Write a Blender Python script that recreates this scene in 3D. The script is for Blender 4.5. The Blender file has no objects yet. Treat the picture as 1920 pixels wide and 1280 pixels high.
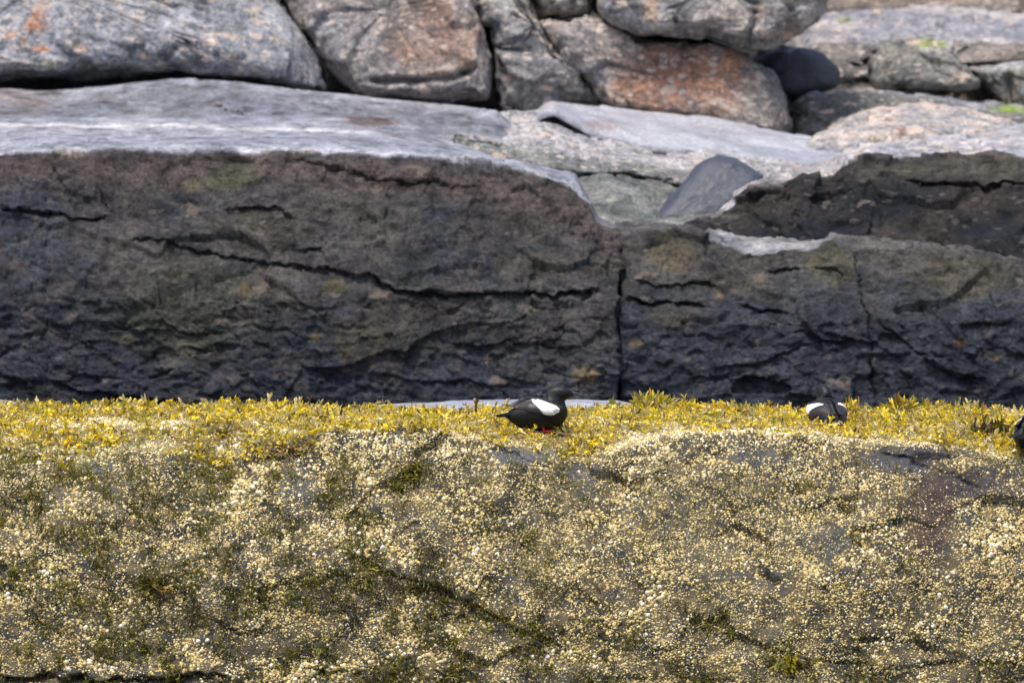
import bpy, math, random
import numpy as np
from mathutils import Vector, Matrix

SC = bpy.context.scene
COL = SC.collection
R = math.radians
rng = np.random.default_rng(7)
random.seed(7)

# ------------------------------------------------------------------ camera
PITCH = 4.0
LENS = 250.0
CAMZ = 3.15
cam_data = bpy.data.cameras.new('camera')
cam = bpy.data.objects.new('camera', cam_data)
COL.objects.link(cam)
cam.location = (0, 0, CAMZ)
cam.rotation_euler = (R(90 - PITCH), 0, 0)
cam_data.lens = LENS
cam_data.sensor_width = 36.0
cam_data.clip_end = 6000
cam_data.dof.use_dof = True
cam_data.dof.focus_distance = 24.95
cam_data.dof.aperture_fstop = 4.0
SC.camera = cam

# ------------------------------------------------------------------ light (bright overcast)
SUN_EL, SUN_AZ = 71.0, 222.0      # azimuth clockwise from +Y : behind-left of the camera a little
w = bpy.data.worlds.new('World')
SC.world = w
w.use_nodes = True
nt = w.node_tree
bg = nt.nodes['Background']
sky = nt.nodes.new('ShaderNodeTexSky')
sky.sky_type = 'NISHITA'
sky.sun_disc = False
sky.sun_elevation = R(SUN_EL)
sky.sun_rotation = R(SUN_AZ)
sky.air_density = 1.0
sky.dust_density = 4.0
sky.ozone_density = 1.0
nt.links.new(sky.outputs[0], bg.inputs[0])
bg.inputs[1].default_value = 0.085
sd = bpy.data.lights.new('sun', 'SUN')
sd.energy = 1.5
sd.angle = R(10)
sd.color = (1.0, 0.975, 0.94)
sun = bpy.data.objects.new('sun', sd)
COL.objects.link(sun)
az = R(SUN_AZ); el = R(SUN_EL)
to_sun = Vector((math.sin(az) * math.cos(el), math.cos(az) * math.cos(el), math.sin(el)))
sun.rotation_euler = to_sun.to_track_quat('Z', 'Y').to_euler()
sun.location = (0, 0, 30)
SC.view_settings.view_transform = 'Standard'
SC.view_settings.look = 'None'
SC.view_settings.gamma = 1.0
SC.view_settings.use_curve_mapping = False
SC.view_settings.exposure = 1.42
SC.render.engine = 'CYCLES'
SC.cycles.use_denoising = True
SC.cycles.max_bounces = 5

# ------------------------------------------------------------------ projection helpers
CP, SP = math.cos(R(PITCH)), math.sin(R(PITCH))
K = 36.0 / LENS / 1920.0

def unproj(px, py, Y):
    px = np.asarray(px, float); py = np.asarray(py, float); Y = np.asarray(Y, float)
    dx = (px - 960) * K
    dv = -(py - 640) * K
    dy = CP + dv * SP
    dz = -SP + dv * CP
    t = Y / dy
    return np.stack(np.broadcast_arrays(t * dx, Y, CAMZ + t * dz), -1)

def proj(P):
    x, y, z = P[..., 0], P[..., 1], P[..., 2] - CAMZ
    f = y * CP - z * SP
    u = y * SP + z * CP
    return 960 + x / f / K, 640 - u / f / K

# ------------------------------------------------------------------ numpy noise
def _h(i, j, k, s):
    n = (i * 374761393 + j * 668265263 + k * 2147483647 + s * 974634777) & 0xFFFFFFFF
    n = ((n ^ (n >> 13)) * 1274126177) & 0xFFFFFFFF
    n = ((n ^ (n >> 16)) * 2246822519) & 0xFFFFFFFF
    return (n ^ (n >> 15)) & 0xFFFFFFFF

_G = rng.normal(size=(256, 3)); _G /= np.linalg.norm(_G, axis=1, keepdims=True)

def pnoise(P, s=0):
    P = P.reshape(-1, 3)
    I = np.floor(P).astype(np.int64); F = P - I
    U = F * F * F * (F * (F * 6 - 15) + 10)
    out = 0
    for a in (0, 1):
        for b in (0, 1):
            for c in (0, 1):
                g = _G[_h(I[:, 0] + a, I[:, 1] + b, I[:, 2] + c, s) & 255]
                d = g[:, 0] * (F[:, 0] - a) + g[:, 1] * (F[:, 1] - b) + g[:, 2] * (F[:, 2] - c)
                wt = (U[:, 0] if a else 1 - U[:, 0]) * (U[:, 1] if b else 1 - U[:, 1]) * (U[:, 2] if c else 1 - U[:, 2])
                out = out + d * wt
    return out * 1.6

def fbm(P, o=4, s=0, gain=0.5):
    P = P.reshape(-1, 3)
    a = 1.0; t = 0; r = 0
    for k in range(o):
        r = r + a * pnoise(P * (2.03 ** k) + 17.3 * k, s + k); t += a; a *= gain
    return r / t

def ridged(P, o=4, s=0):
    P = P.reshape(-1, 3)
    a = 1.0; t = 0; r = 0
    for k in range(o):
        r = r + a * (1 - 2 * np.abs(pnoise(P * (2.1 ** k) + 9.1 * k, s + k))); t += a; a *= 0.5
    return r / t

def facets(P, s=0, tilt=0.7):
    """broken-stone facets: each cell is a tilted plane with its own offset"""
    P = P.reshape(-1, 3)
    I = np.floor(P).astype(np.int64)
    best = np.full(len(P), 1e9); val = np.zeros(len(P))
    for a in (-1, 0, 1):
        for b in (-1, 0, 1):
            for c in (-1, 0, 1):
                J = I + np.array([a, b, c])
                h1 = _h(J[:, 0], J[:, 1], J[:, 2], s); h2 = _h(J[:, 0], J[:, 1], J[:, 2], s + 77)
                S = J + np.stack([(h1 & 1023) / 1023.0, ((h1 >> 10) & 1023) / 1023.0, ((h1 >> 20) & 1023) / 1023.0], -1)
                D = P - S
                d = (D * D).sum(-1)
                v = ((h2 & 1023) / 1023.0 - .5) + tilt * (D * _G[(h2 >> 10) & 255]).sum(-1)
                m = d < best
                best = np.where(m, d, best); val = np.where(m, v, val)
    return val

def smooth(a, b, x):
    t = np.clip((x - a) / (b - a), 0, 1)
    return t * t * (3 - 2 * t)

def seg_dist(x, y, pts):
    """distance to a polyline, and how far along it (0..1)"""
    best = np.full(x.shape, 1e9); al = np.zeros(x.shape)
    n = len(pts) - 1
    for i in range(n):
        (x0, y0), (x1, y1) = pts[i], pts[i + 1]
        dx, dy = x1 - x0, y1 - y0
        t = np.clip(((x - x0) * dx + (y - y0) * dy) / (dx * dx + dy * dy), 0, 1)
        d = np.hypot(x - x0 - t * dx, y - y0 - t * dy)
        m = d < best
        best = np.where(m, d, best); al = np.where(m, (i + t) / n, al)
    return best, al

# ------------------------------------------------------------------ mesh helpers
def make_mesh(name, V, faces_list, col=None, smooth_sh=True, mats=None, matidx=None):
    """faces_list: list of int arrays (n,k)"""
    me = bpy.data.meshes.new(name)
    V = np.asarray(V, np.float32)
    me.vertices.add(len(V)); me.vertices.foreach_set('co', V.ravel())
    faces_list = [np.asarray(f, np.int32) for f in faces_list if len(f)]
    tot = np.concatenate([np.full(len(f), f.shape[1], np.int32) for f in faces_list])
    loops = np.concatenate([f.ravel() for f in faces_list])
    me.loops.add(len(loops)); me.loops.foreach_set('vertex_index', loops)
    me.polygons.add(len(tot))
    me.polygons.foreach_set('loop_start', np.concatenate([[0], np.cumsum(tot)[:-1]]).astype(np.int32))
    me.update(calc_edges=True)
    me.polygons.foreach_set('use_smooth', np.full(len(tot), smooth_sh))
    for m in (mats or []):
        me.materials.append(m)
    if matidx is not None:
        me.polygons.foreach_set('material_index', np.asarray(matidx, np.int32))
    if col is not None:
        c = np.ones((len(V), 4), np.float32); c[:, :3] = np.clip(col, 0, 1)
        at = me.color_attributes.new('Col', 'FLOAT_COLOR', 'POINT')
        at.data.foreach_set('color', c.ravel())
    me.update()
    return me

def link(name, me, parent=None, label=None, cat=None, group=None, kind=None):
    o = bpy.data.objects.new(name, me)
    COL.objects.link(o)
    if parent: o.parent = parent
    if label: o['label'] = label
    if cat: o['category'] = cat
    if group: o['group'] = group
    if kind: o['kind'] = kind
    return o

def grid_faces(n, m, wrap=False):
    """n rows (slow) x m columns (fast)"""
    i = np.arange(n - 1)[:, None]; j = np.arange(m if wrap else m - 1)[None, :]
    j2 = (j + 1) % m
    a = i * m + j; b = i * m + j2; c = (i + 1) * m + j2; d = (i + 1) * m + j
    return np.stack([a, b, c, d], -1).reshape(-1, 4)

def grid_normals(G):
    du = np.gradient(G, axis=1); dv = np.gradient(G, axis=0)
    N = np.cross(du, dv); N /= np.linalg.norm(N, axis=-1, keepdims=True) + 1e-12
    return N

# ------------------------------------------------------------------ materials
def new_mat(name):
    m = bpy.data.materials.new(name); m.use_nodes = True
    t = m.node_tree
    return m, t, t.nodes['Principled BSDF']

def N_(t, typ, **kw):
    n = t.nodes.new(typ)
    for k, v in kw.items(): setattr(n, k, v)
    return n

def noise_node(t, co, scale, detail=6, rough=0.6, dist=0.0):
    n = N_(t, 'ShaderNodeTexNoise'); n.inputs['Scale'].default_value = scale
    n.inputs['Detail'].default_value = detail; n.inputs['Roughness'].default_value = rough
    n.inputs['Distortion'].default_value = dist
    t.links.new(co, n.inputs['Vector']); return n

def ramp(t, fac, stops):
    r = N_(t, 'ShaderNodeValToRGB')
    cr = r.color_ramp
    while len(cr.elements) < len(stops): cr.elements.new(0.5)
    for e, (p, c) in zip(cr.elements, stops):
        e.position = p; e.color = (*c, 1) if len(c) == 3 else c
    t.links.new(fac, r.inputs[0]); return r

def mixc(t, fac, a, b, mode='MIX'):
    m = N_(t, 'ShaderNodeMix', data_type='RGBA', blend_type=mode)
    for sock, v in ((0, fac), (6, a), (7, b)):
        if isinstance(v, (int, float)): m.inputs[sock].default_value = v
        elif isinstance(v, tuple): m.inputs[sock].default_value = (*v, 1)
        else: t.links.new(v, m.inputs[sock])
    return m.outputs[2]

def rock_mat(name, spot=(0.42, 0.34, 0.28), spot_amt=0.5, spot_scale=45, mott=0.55, rough=0.6, bump=0.012, dark=0.5, spec=0.4, grain=120, gloss=None, blobs=None):
    m, t, p = new_mat(name)
    tc = N_(t, 'ShaderNodeTexCoord').outputs['Object']
    at = N_(t, 'ShaderNodeAttribute', attribute_name='Col').outputs['Color']
    big = noise_node(t, tc, 9, 8, 0.65, 0.4)
    fine = noise_node(t, tc, grain, 5, 0.7)
    k1 = ramp(t, big.outputs[0], [(0.30, (1 - mott,) * 3), (0.5, (1,) * 3), (0.72, (1 + mott * .9,) * 3)])
    c = mixc(t, 1.0, at, k1.outputs[0], 'MULTIPLY')
    k2 = ramp(t, fine.outputs[0], [(0.33, (1 - dark,) * 3), (0.5, (1,) * 3), (0.7, (1 + dark,) * 3)])
    c = mixc(t, 1.0, c, k2.outputs[0], 'MULTIPLY')
    # mineral grains and lichen spots
    mp = N_(t, 'ShaderNodeMapping'); mp.inputs['Scale'].default_value = (0.75, 1, 1.35); t.links.new(tc, mp.inputs[0])
    sp = noise_node(t, mp.outputs[0], spot_scale, 3, 0.55, 0.3)
    area = noise_node(t, tc, 4.3, 4, 0.6)
    f1 = ramp(t, sp.outputs[0], [(0.60, (0,) * 3), (0.68, (1,) * 3)])
    f2 = ramp(t, area.outputs[0], [(0.42, (0,) * 3), (0.6, (1,) * 3)])
    f = mixc(t, 1.0, f1.outputs[0], f2.outputs[0], 'MULTIPLY')
    f = mixc(t, 1.0, f, (spot_amt,) * 3, 'MULTIPLY')
    c = mixc(t, f, c, spot)
    for (bs, bt, bsel, bcol, bamt) in (blobs or []):      # separate lichen rosettes / feldspar lumps
        wv_ = noise_node(t, tc, bs * 2.2, 3, 0.6)
        mx_ = N_(t, 'ShaderNodeMix', data_type='VECTOR'); mx_.inputs[0].default_value = 1.6 / bs
        ad = N_(t, 'ShaderNodeVectorMath', operation='MULTIPLY_ADD'); t.links.new(wv_.outputs['Color'], ad.inputs[0]); ad.inputs[1].default_value = (.9 / bs,) * 3; t.links.new(mp.outputs[0], ad.inputs[2])
        vo = N_(t, 'ShaderNodeTexVoronoi'); vo.inputs['Scale'].default_value = bs; t.links.new(ad.outputs[0], vo.inputs['Vector'])
        sepc = N_(t, 'ShaderNodeSeparateColor'); t.links.new(vo.outputs['Color'], sepc.inputs[0])
        rad = N_(t, 'ShaderNodeMapRange'); rad.inputs[1].default_value = bsel; rad.inputs[2].default_value = 1; rad.inputs[3].default_value = 0; rad.inputs[4].default_value = bt
        t.links.new(sepc.outputs[0], rad.inputs[0])
        df = N_(t, 'ShaderNodeMath', operation='SUBTRACT'); t.links.new(rad.outputs[0], df.inputs[0]); t.links.new(vo.outputs['Distance'], df.inputs[1])
        ff = N_(t, 'ShaderNodeMapRange'); ff.inputs[1].default_value = -.02; ff.inputs[2].default_value = .08; ff.inputs[3].default_value = 0; ff.inputs[4].default_value = bamt
        t.links.new(df.outputs[0], ff.inputs[0])
        c = mixc(t, ff.outputs[0], c, bcol)
    t.links.new(c, p.inputs['Base Color'])
    rr = ramp(t, big.outputs[0], [(0.3, (rough - .15,) * 3), (0.7, (rough + .15,) * 3)])
    t.links.new(rr.outputs[0], p.inputs['Roughness'])
    p.inputs['Specular IOR Level'].default_value = spec
    if gloss:
        bw = N_(t, 'ShaderNodeRGBToBW'); t.links.new(at, bw.inputs[0])
        g1 = N_(t, 'ShaderNodeMapRange'); g1.inputs[1].default_value = .10; g1.inputs[2].default_value = .24; g1.inputs[3].default_value = spec; g1.inputs[4].default_value = gloss
        t.links.new(bw.outputs[0], g1.inputs[0]); t.links.new(g1.outputs[0], p.inputs['Specular IOR Level'])
        g2 = N_(t, 'ShaderNodeMapRange'); g2.inputs[1].default_value = .10; g2.inputs[2].default_value = .24; g2.inputs[3].default_value = 0; g2.inputs[4].default_value = .22
        t.links.new(bw.outputs[0], g2.inputs[0])
        sb = N_(t, 'ShaderNodeMath', operation='SUBTRACT'); t.links.new(rr.outputs[0], sb.inputs[0]); t.links.new(g2.outputs[0], sb.inputs[1]); t.links.new(sb.outputs[0], p.inputs['Roughness'])
    mid = noise_node(t, tc, 34, 8, 0.68, 0.5)
    b1 = N_(t, 'ShaderNodeBump'); b1.inputs['Distance'].default_value = bump; b1.inputs['Strength'].default_value = 1.0
    t.links.new(mid.outputs[0], b1.inputs['Height'])
    b2 = N_(t, 'ShaderNodeBump'); b2.inputs['Distance'].default_value = bump * .3; b2.inputs['Strength'].default_value = 0.8
    t.links.new(fine.outputs[0], b2.inputs['Height']); t.links.new(b1.outputs[0], b2.inputs['Normal'])
    t.links.new(b2.outputs[0], p.inputs['Normal'])
    return m

M_wall = rock_mat('wet_dark_rock', spot=(0.13, 0.11, 0.09), spot_amt=0.4, spot_scale=20, mott=0.75, rough=0.62, bump=0.02, dark=0.5, spec=0.12, grain=60, gloss=0.55, blobs=[(9, .40, .75, (0.17, 0.14, 0.11), .6), (30, .5, .6, (0.12, 0.105, 0.095), .45), (20, .6, .5, (0.014, 0.017, 0.024), .5)])
M_pale = rock_mat('weathered_grey_rock', spot=(0.50, 0.43, 0.38), spot_amt=0.45, spot_scale=30, mott=0.28, rough=0.45, bump=0.012, dark=0.35, spec=0.5, grain=60)
M_gran = rock_mat('speckled_granite', spot=(0.58, 0.46, 0.37), spot_amt=0.85, spot_scale=30, mott=0.5, rough=0.65, bump=0.022, dark=0.6, spec=0.35, grain=52, blobs=[(13, .46, .55, (0.56, 0.44, 0.36), .85), (30, .52, .40, (0.58, 0.50, 0.44), .7), (22, .6, .55, (0.07, 0.07, 0.08), .6)])
M_blue = rock_mat('blue_grey_rock', spot=(0.2, 0.2, 0.22), spot_amt=0.25, spot_scale=60, mott=0.25, rough=0.5, bump=0.006, dark=0.2, spec=0.45, grain=110)
M_front = rock_mat('barnacle_rock_surface', spot=(0.34, 0.27, 0.13), spot_amt=0.8, spot_scale=110, mott=0.55, rough=0.6, bump=0.012, dark=0.7, spec=0.2, grain=230)

def attr_mat(name, rough=0.5, spec=0.4, trans=0.0, bump=0.0, bscale=300, var=0.25):
    m, t, p = new_mat(name)
    tc = N_(t, 'ShaderNodeTexCoord').outputs['Object']
    at = N_(t, 'ShaderNodeAttribute', attribute_name='Col').outputs['Color']
    nz = noise_node(t, tc, bscale, 3, 0.6)
    k = ramp(t, nz.outputs[0], [(0.3, (1 - var,) * 3), (0.7, (1 + var,) * 3)])
    c = mixc(t, 1.0, at, k.outputs[0], 'MULTIPLY')
    t.links.new(c, p.inputs['Base Color'])
    p.inputs['Roughness'].default_value = rough
    p.inputs['Specular IOR Level'].default_value = spec
    if bump:
        b = N_(t, 'ShaderNodeBump'); b.inputs['Distance'].default_value = bump
        t.links.new(nz.outputs[0], b.inputs['Height']); t.links.new(b.outputs[0], p.inputs['Normal'])
    if trans:
        tr = N_(t, 'ShaderNodeBsdfTranslucent'); t.links.new(c, tr.inputs[0])
        mx = N_(t, 'ShaderNodeMixShader'); mx.inputs[0].default_value = trans
        t.links.new(p.outputs[0], mx.inputs[1]); t.links.new(tr.outputs[0], mx.inputs[2])
        t.links.new(mx.outputs[0], t.nodes['Material Output'].inputs[0])
    return m

M_barn = attr_mat('barnacle_shell', 0.45, 0.5, 0, 0.001, 400, 0.18)
M_weed = attr_mat('rockweed', 0.42, 0.5, 0.30, 0, 160, 0.25)

# ------------------------------------------------------------------ rock builders
def paint(px, py, P, col, patches, seed=50, gain=1.0):
    """colour stains and lichen: (cx, cy, rx, ry, rgb, strength)"""
    if not patches: return col
    wob = fbm(P * 7.0, 4, seed) ; wob2 = fbm(P * 22.0, 3, seed + 9)
    for (cx, cy, rx, ry, rgb, st) in patches:
        d = np.hypot((px - cx) / rx, (py - cy) / ry) + wob * 0.55 + wob2 * 0.5
        a = st * (1 - smooth(0.55, 1.15, d))
        col = col * (1 - a[:, None]) + np.array(rgb) * gain * a[:, None]
    return col

def rock_disp(P, N, amps, seed):
    """amps: list of (kind, scale(3), amp)"""
    d = 0
    for k, (kind, sc, amp) in enumerate(amps):
        Q = P * np.array(sc)
        Q = Q + 0.35 * np.stack([pnoise(Q * 1.3, seed + 31), pnoise(Q * 1.3 + 5, seed + 32), pnoise(Q * 1.3 + 9, seed + 33)], -1) if kind == 'facet' else Q
        v = facets(Q, seed + k * 5) if kind == 'facet' else (ridged(Q, 4, seed + k * 5) if kind == 'ridge' else fbm(Q, 4, seed + k * 5))
        d = d + v * amp
    return P + N * d[:, None]

STD = [('fbm', (1.6, 1.6, 2.2), 0.06), ('facet', (3.0, 3.0, 5.0), 0.035), ('facet', (9, 9, 15), 0.012), ('fbm', (22, 22, 30), 0.010)]

def loft(name, label, mat, x0, x1, nx, lines, segs, color, patches=(), amps=STD, cracks=(), seed=1, soft=2, ends=(0, 0), cat='rock', closed_back=True, endw=60, topk=None):
    """lines: [(polyline[(px,py)..] or py, Y or polyline[(px,Y)..])], bottom of the face first, far end last"""
    X = np.linspace(x0, x1, nx)
    KP = []
    for ln, dp in lines:
        py = np.interp(X, *zip(*ln)) if isinstance(ln, (list, tuple)) else np.full(nx, float(ln))
        Y = np.interp(X, *zip(*dp)) if isinstance(dp, (list, tuple)) else np.full(nx, float(dp))
        KP.append(unproj(X, py, Y))
    # irregular edges so that interpolated key lines are never ruler-straight
    rows = []; tt = []
    for k in range(len(KP) - 1):
        n = segs[k]
        for q in range(n):
            rows.append(KP[k] * (1 - q / n) + KP[k + 1] * (q / n)); tt.append(k + q / n)
    rows.append(KP[-1]); tt.append(len(KP) - 1)
    G = np.stack(rows); tt = np.array(tt)
    for _ in range(soft):
        G[1:-1] = G[:-2] * .25 + G[1:-1] * .5 + G[2:] * .25
    m = G.shape[1]
    e = np.zeros(m)
    if ends[0]: e += ends[0] * (1 - smooth(0, 1, (X - x0) / endw)) ** 2
    if ends[1]: e += ends[1] * (1 - smooth(0, 1, (x1 - X) / endw)) ** 2
    G[:, :, 1] += e[None, :]; G[:, :, 2] -= 0.35 * e[None, :]
    Nn = grid_normals(G)
    if Nn[G.shape[0] // 3, :, 1].mean() > 0: Nn = -Nn
    shp = G.shape
    P = G.reshape(-1, 3); Nf = Nn.reshape(-1, 3)
    P2 = rock_disp(P, Nf, amps, seed)
    if topk:
        kk = np.repeat(1 - (1 - topk[1]) * smooth(topk[0] - .5, topk[0] + .15, tt), m)[:, None]
        P2 = P + (P2 - P) * kk
    px, py = proj(P)
    wx = px + 9 * pnoise(P * 9, 3) + 5 * pnoise(P * 31, 5) + 1.5 * pnoise(P * 80, 15); wy = py + 9 * pnoise(P * 9, 4) + 5 * pnoise(P * 31, 6) + 1.5 * pnoise(P * 80, 16)
    for pts, wd, dep in cracks:
        d, al = seg_dist(wx, wy, pts)
        ww = wd * 0.62 * (0.45 + 0.7 * np.sin(np.pi * np.clip(al, .03, .97)) ** .6) * (0.9 + 1.1 * pnoise(P * 9, 8))
        a = np.exp(-(d / np.maximum(ww, .6)) ** 2) * np.clip(.75 + 1.3 * pnoise(P * 13 + 4, 18), .1, 1.15)
        P2[:, 1] += (.34 if mat is M_wall else .45) * dep * a
        xs_, ys_ = [q[0] for q in pts], [q[1] for q in pts]
        if xs_[-1] - xs_[0] > 1.5 * abs(ys_[-1] - ys_[0]) and all(np.diff(xs_) > 0):
            sg = wy - np.interp(wx, xs_, ys_)
            on = smooth(xs_[0] - 25, xs_[0] + 30, wx) * (1 - smooth(xs_[-1] - 30, xs_[-1] + 25, wx))
            P2[:, 1] += dep * on * np.where(sg > 0, .30 * np.exp(-sg / 26), -.22 * np.exp(sg / 18))
    T = np.repeat(tt, m)
    col = color(px, py, T, P) if callable(color) else np.tile(np.array(color, float), (len(P), 1))
    col = paint(px, py, P, col, patches, seed + 60, 0.62 if mat is M_wall else 1.0)
    V = P2; F = grid_faces(shp[0], m)
    fl = [F[:, ::-1]]
    if closed_back:                     # back and underside so that it is a solid
        n0 = len(V)
        g2 = P2.reshape(shp)
        back = g2[-1].copy(); back[:, 2] = g2[0][:, 2]; back[:, 1] += 0.3
        V = np.concatenate([P2, back]); col = np.concatenate([col, col[-m:]])
        top = (shp[0] - 1) * m + np.arange(m); bk = n0 + np.arange(m); bt = np.arange(m)
        f1 = np.stack([top[:-1], top[1:], bk[1:], bk[:-1]], -1); f2 = np.stack([bk[:-1], bk[1:], bt[1:], bt[:-1]], -1)
        fl += [f1[:, ::-1], f2[:, ::-1]]
        for c0 in (0, m - 1):           # side caps
            ring = np.concatenate([np.arange(shp[0]) * m + c0, [n0 + c0]])
            fl.append(np.stack([np.full(len(ring) - 2, ring[0]), ring[1:-1], ring[2:]], -1) if c0 == 0 else
                      np.stack([np.full(len(ring) - 2, ring[0]), ring[2:], ring[1:-1]], -1))
    me = make_mesh(name, V, fl, col, True, [mat])
    o = link(name, me, None, label, cat)
    return o, P2.reshape(shp), tt

def boulder(name, label, mat, outline, Y, thick, color, patches=(), p=0.5, lean=0.25, amps=None, cracks=(), seed=1, nt_=150, npz=58, cat='rock'):
    """closed solid whose outline is the given px polygon at distance Y"""
    O = np.array(outline, float)
    c = np.array([(O[:, 0].min() + O[:, 0].max()) / 2, (O[:, 1].min() + O[:, 1].max()) / 2])
    Q = np.vstack([O, O[:1]])
    L = np.concatenate([[0], np.cumsum(np.hypot(*np.diff(Q, axis=0).T))])
    s = np.linspace(0, L[-1], nt_, endpoint=False)
    ox = np.interp(s, L, Q[:, 0]); oy = np.interp(s, L, Q[:, 1])
    for _ in range(2):
        ox = .25 * np.roll(ox, 1) + .5 * ox + .25 * np.roll(ox, -1); oy = .25 * np.roll(oy, 1) + .5 * oy + .25 * np.roll(oy, -1)
    O3 = unproj(ox, oy, Y); C3 = unproj(c[0], c[1], Y)
    u = np.linspace(-1, 1, npz)
    ph = np.sign(u) * np.abs(u) ** 0.8 * math.pi / 2
    sc = np.clip(np.cos(ph), 0, 1) ** p
    dp = np.sign(ph) * np.abs(np.sin(ph)) ** max(p, .6) * thick
    G = C3 + (O3[None] - C3) * sc[:, None, None]
    G[:, :, 1] += dp[:, None]
    G[:, :, 1] += lean * (G[:, :, 2] - C3[2])
    Nn = np.cross(np.roll(G, -1, 1) - np.roll(G, 1, 1), np.gradient(G, axis=0))
    Nn /= np.linalg.norm(Nn, axis=-1, keepdims=True) + 1e-9
    if ((G - (C3 + np.array([0, 0, 0]))) * Nn).sum(-1).mean() < 0: Nn = -Nn
    Nn[0] = (0, -1, 0); Nn[-1] = (0, 1, 0)
    shp = G.shape; P = G.reshape(-1, 3)
    P2 = rock_disp(P, Nn.reshape(-1, 3), amps or [('fbm', (2.5,) * 3, 0.03), ('facet', (2.6, 2.6, 3.2), 0.030), ('facet', (7, 7, 9), 0.016), ('facet', (16, 16, 20), 0.007), ('fbm', (25,) * 3, 0.006)], seed)
    px, py = proj(P)
    wx = px + 6 * pnoise(P * 9, 3) ; wy = py + 6 * pnoise(P * 9, 4)
    for pts, wd, dep in cracks:
        d, al = seg_dist(wx, wy, pts)
        P2[:, 1] += dep * np.exp(-(d / wd) ** 2)
    col = color(px, py, None, P) if callable(color) else np.tile(np.array(color, float), (len(P), 1))
    col = paint(px, py, P, col, patches, seed + 60)
    F = grid_faces(shp[0], shp[1], True)
    me = make_mesh(name, P2, [F], col, True, [mat])
    return link(name, me, None, label, cat)

# ------------------------------------------------------------------ ground and water
def lin(a, b, t): return np.array(a)[None] * (1 - t[:, None]) + np.array(b)[None] * t[:, None]

gx = np.concatenate([np.linspace(-1500, -8, 40), np.linspace(-7.6, 7.6, 90), np.linspace(8, 1500, 40)])
gy = np.concatenate([np.linspace(-1500, 22, 30), np.linspace(22.4, 40, 110), np.linspace(41, 140, 40), np.linspace(160, 2500, 20)])
GX, GY = np.meshgrid(gx, gy)
base = np.interp(GY, [-1500, 10, 23.5, 24.5, 27.5, 28.6, 30, 31.2, 33, 36, 60, 140, 2500], [-30, -3, -0.9, -0.2, 0.1, 1.0, 1.5, 1.55, 1.7, 3.0, 9, 14, 20])
base = np.where((GY > 31.3) & (GY < 60), np.maximum(base, np.interp(GY, [31.3, 31.8, 36, 60], [1.6, 2.75, 4.0, 9]) * (1 - smooth(.75, 1.1, GX)) ), base)
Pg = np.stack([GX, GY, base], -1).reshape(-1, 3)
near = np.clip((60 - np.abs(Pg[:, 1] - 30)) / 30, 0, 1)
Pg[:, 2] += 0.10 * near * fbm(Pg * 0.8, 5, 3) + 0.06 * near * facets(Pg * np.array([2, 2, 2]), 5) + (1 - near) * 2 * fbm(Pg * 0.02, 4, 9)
cg = lin((0.022, 0.022, 0.024), (0.045, 0.042, 0.040), smooth(-.4, .4, fbm(Pg * 2, 3, 14)))  # near-black throughout, standing in for the shade in gaps under the boulders
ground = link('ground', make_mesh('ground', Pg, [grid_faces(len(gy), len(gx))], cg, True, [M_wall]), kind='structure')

m, t, p = new_mat('sea_water')
p.inputs['Base Color'].default_value = (0.01, 0.025, 0.03, 1); p.inputs['Roughness'].default_value = 0.08
p.inputs['IOR'].default_value = 1.33
tc = N_(t, 'ShaderNodeTexCoord').outputs['Object']
nz = noise_node(t, tc, 2.5, 6, 0.6)
b = N_(t, 'ShaderNodeBump'); b.inputs['Distance'].default_value = 0.08; t.links.new(nz.outputs[0], b.inputs['Height']); t.links.new(b.outputs[0], p.inputs['Normal'])
wv = np.array([[-2500, -2500, 0], [2500, -2500, 0], [2500, 27, 0], [-2500, 27, 0]], float)
link('water', make_mesh('water', wv, [np.array([[0, 1, 2, 3]])], None, False, [m]), kind='structure')

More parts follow.
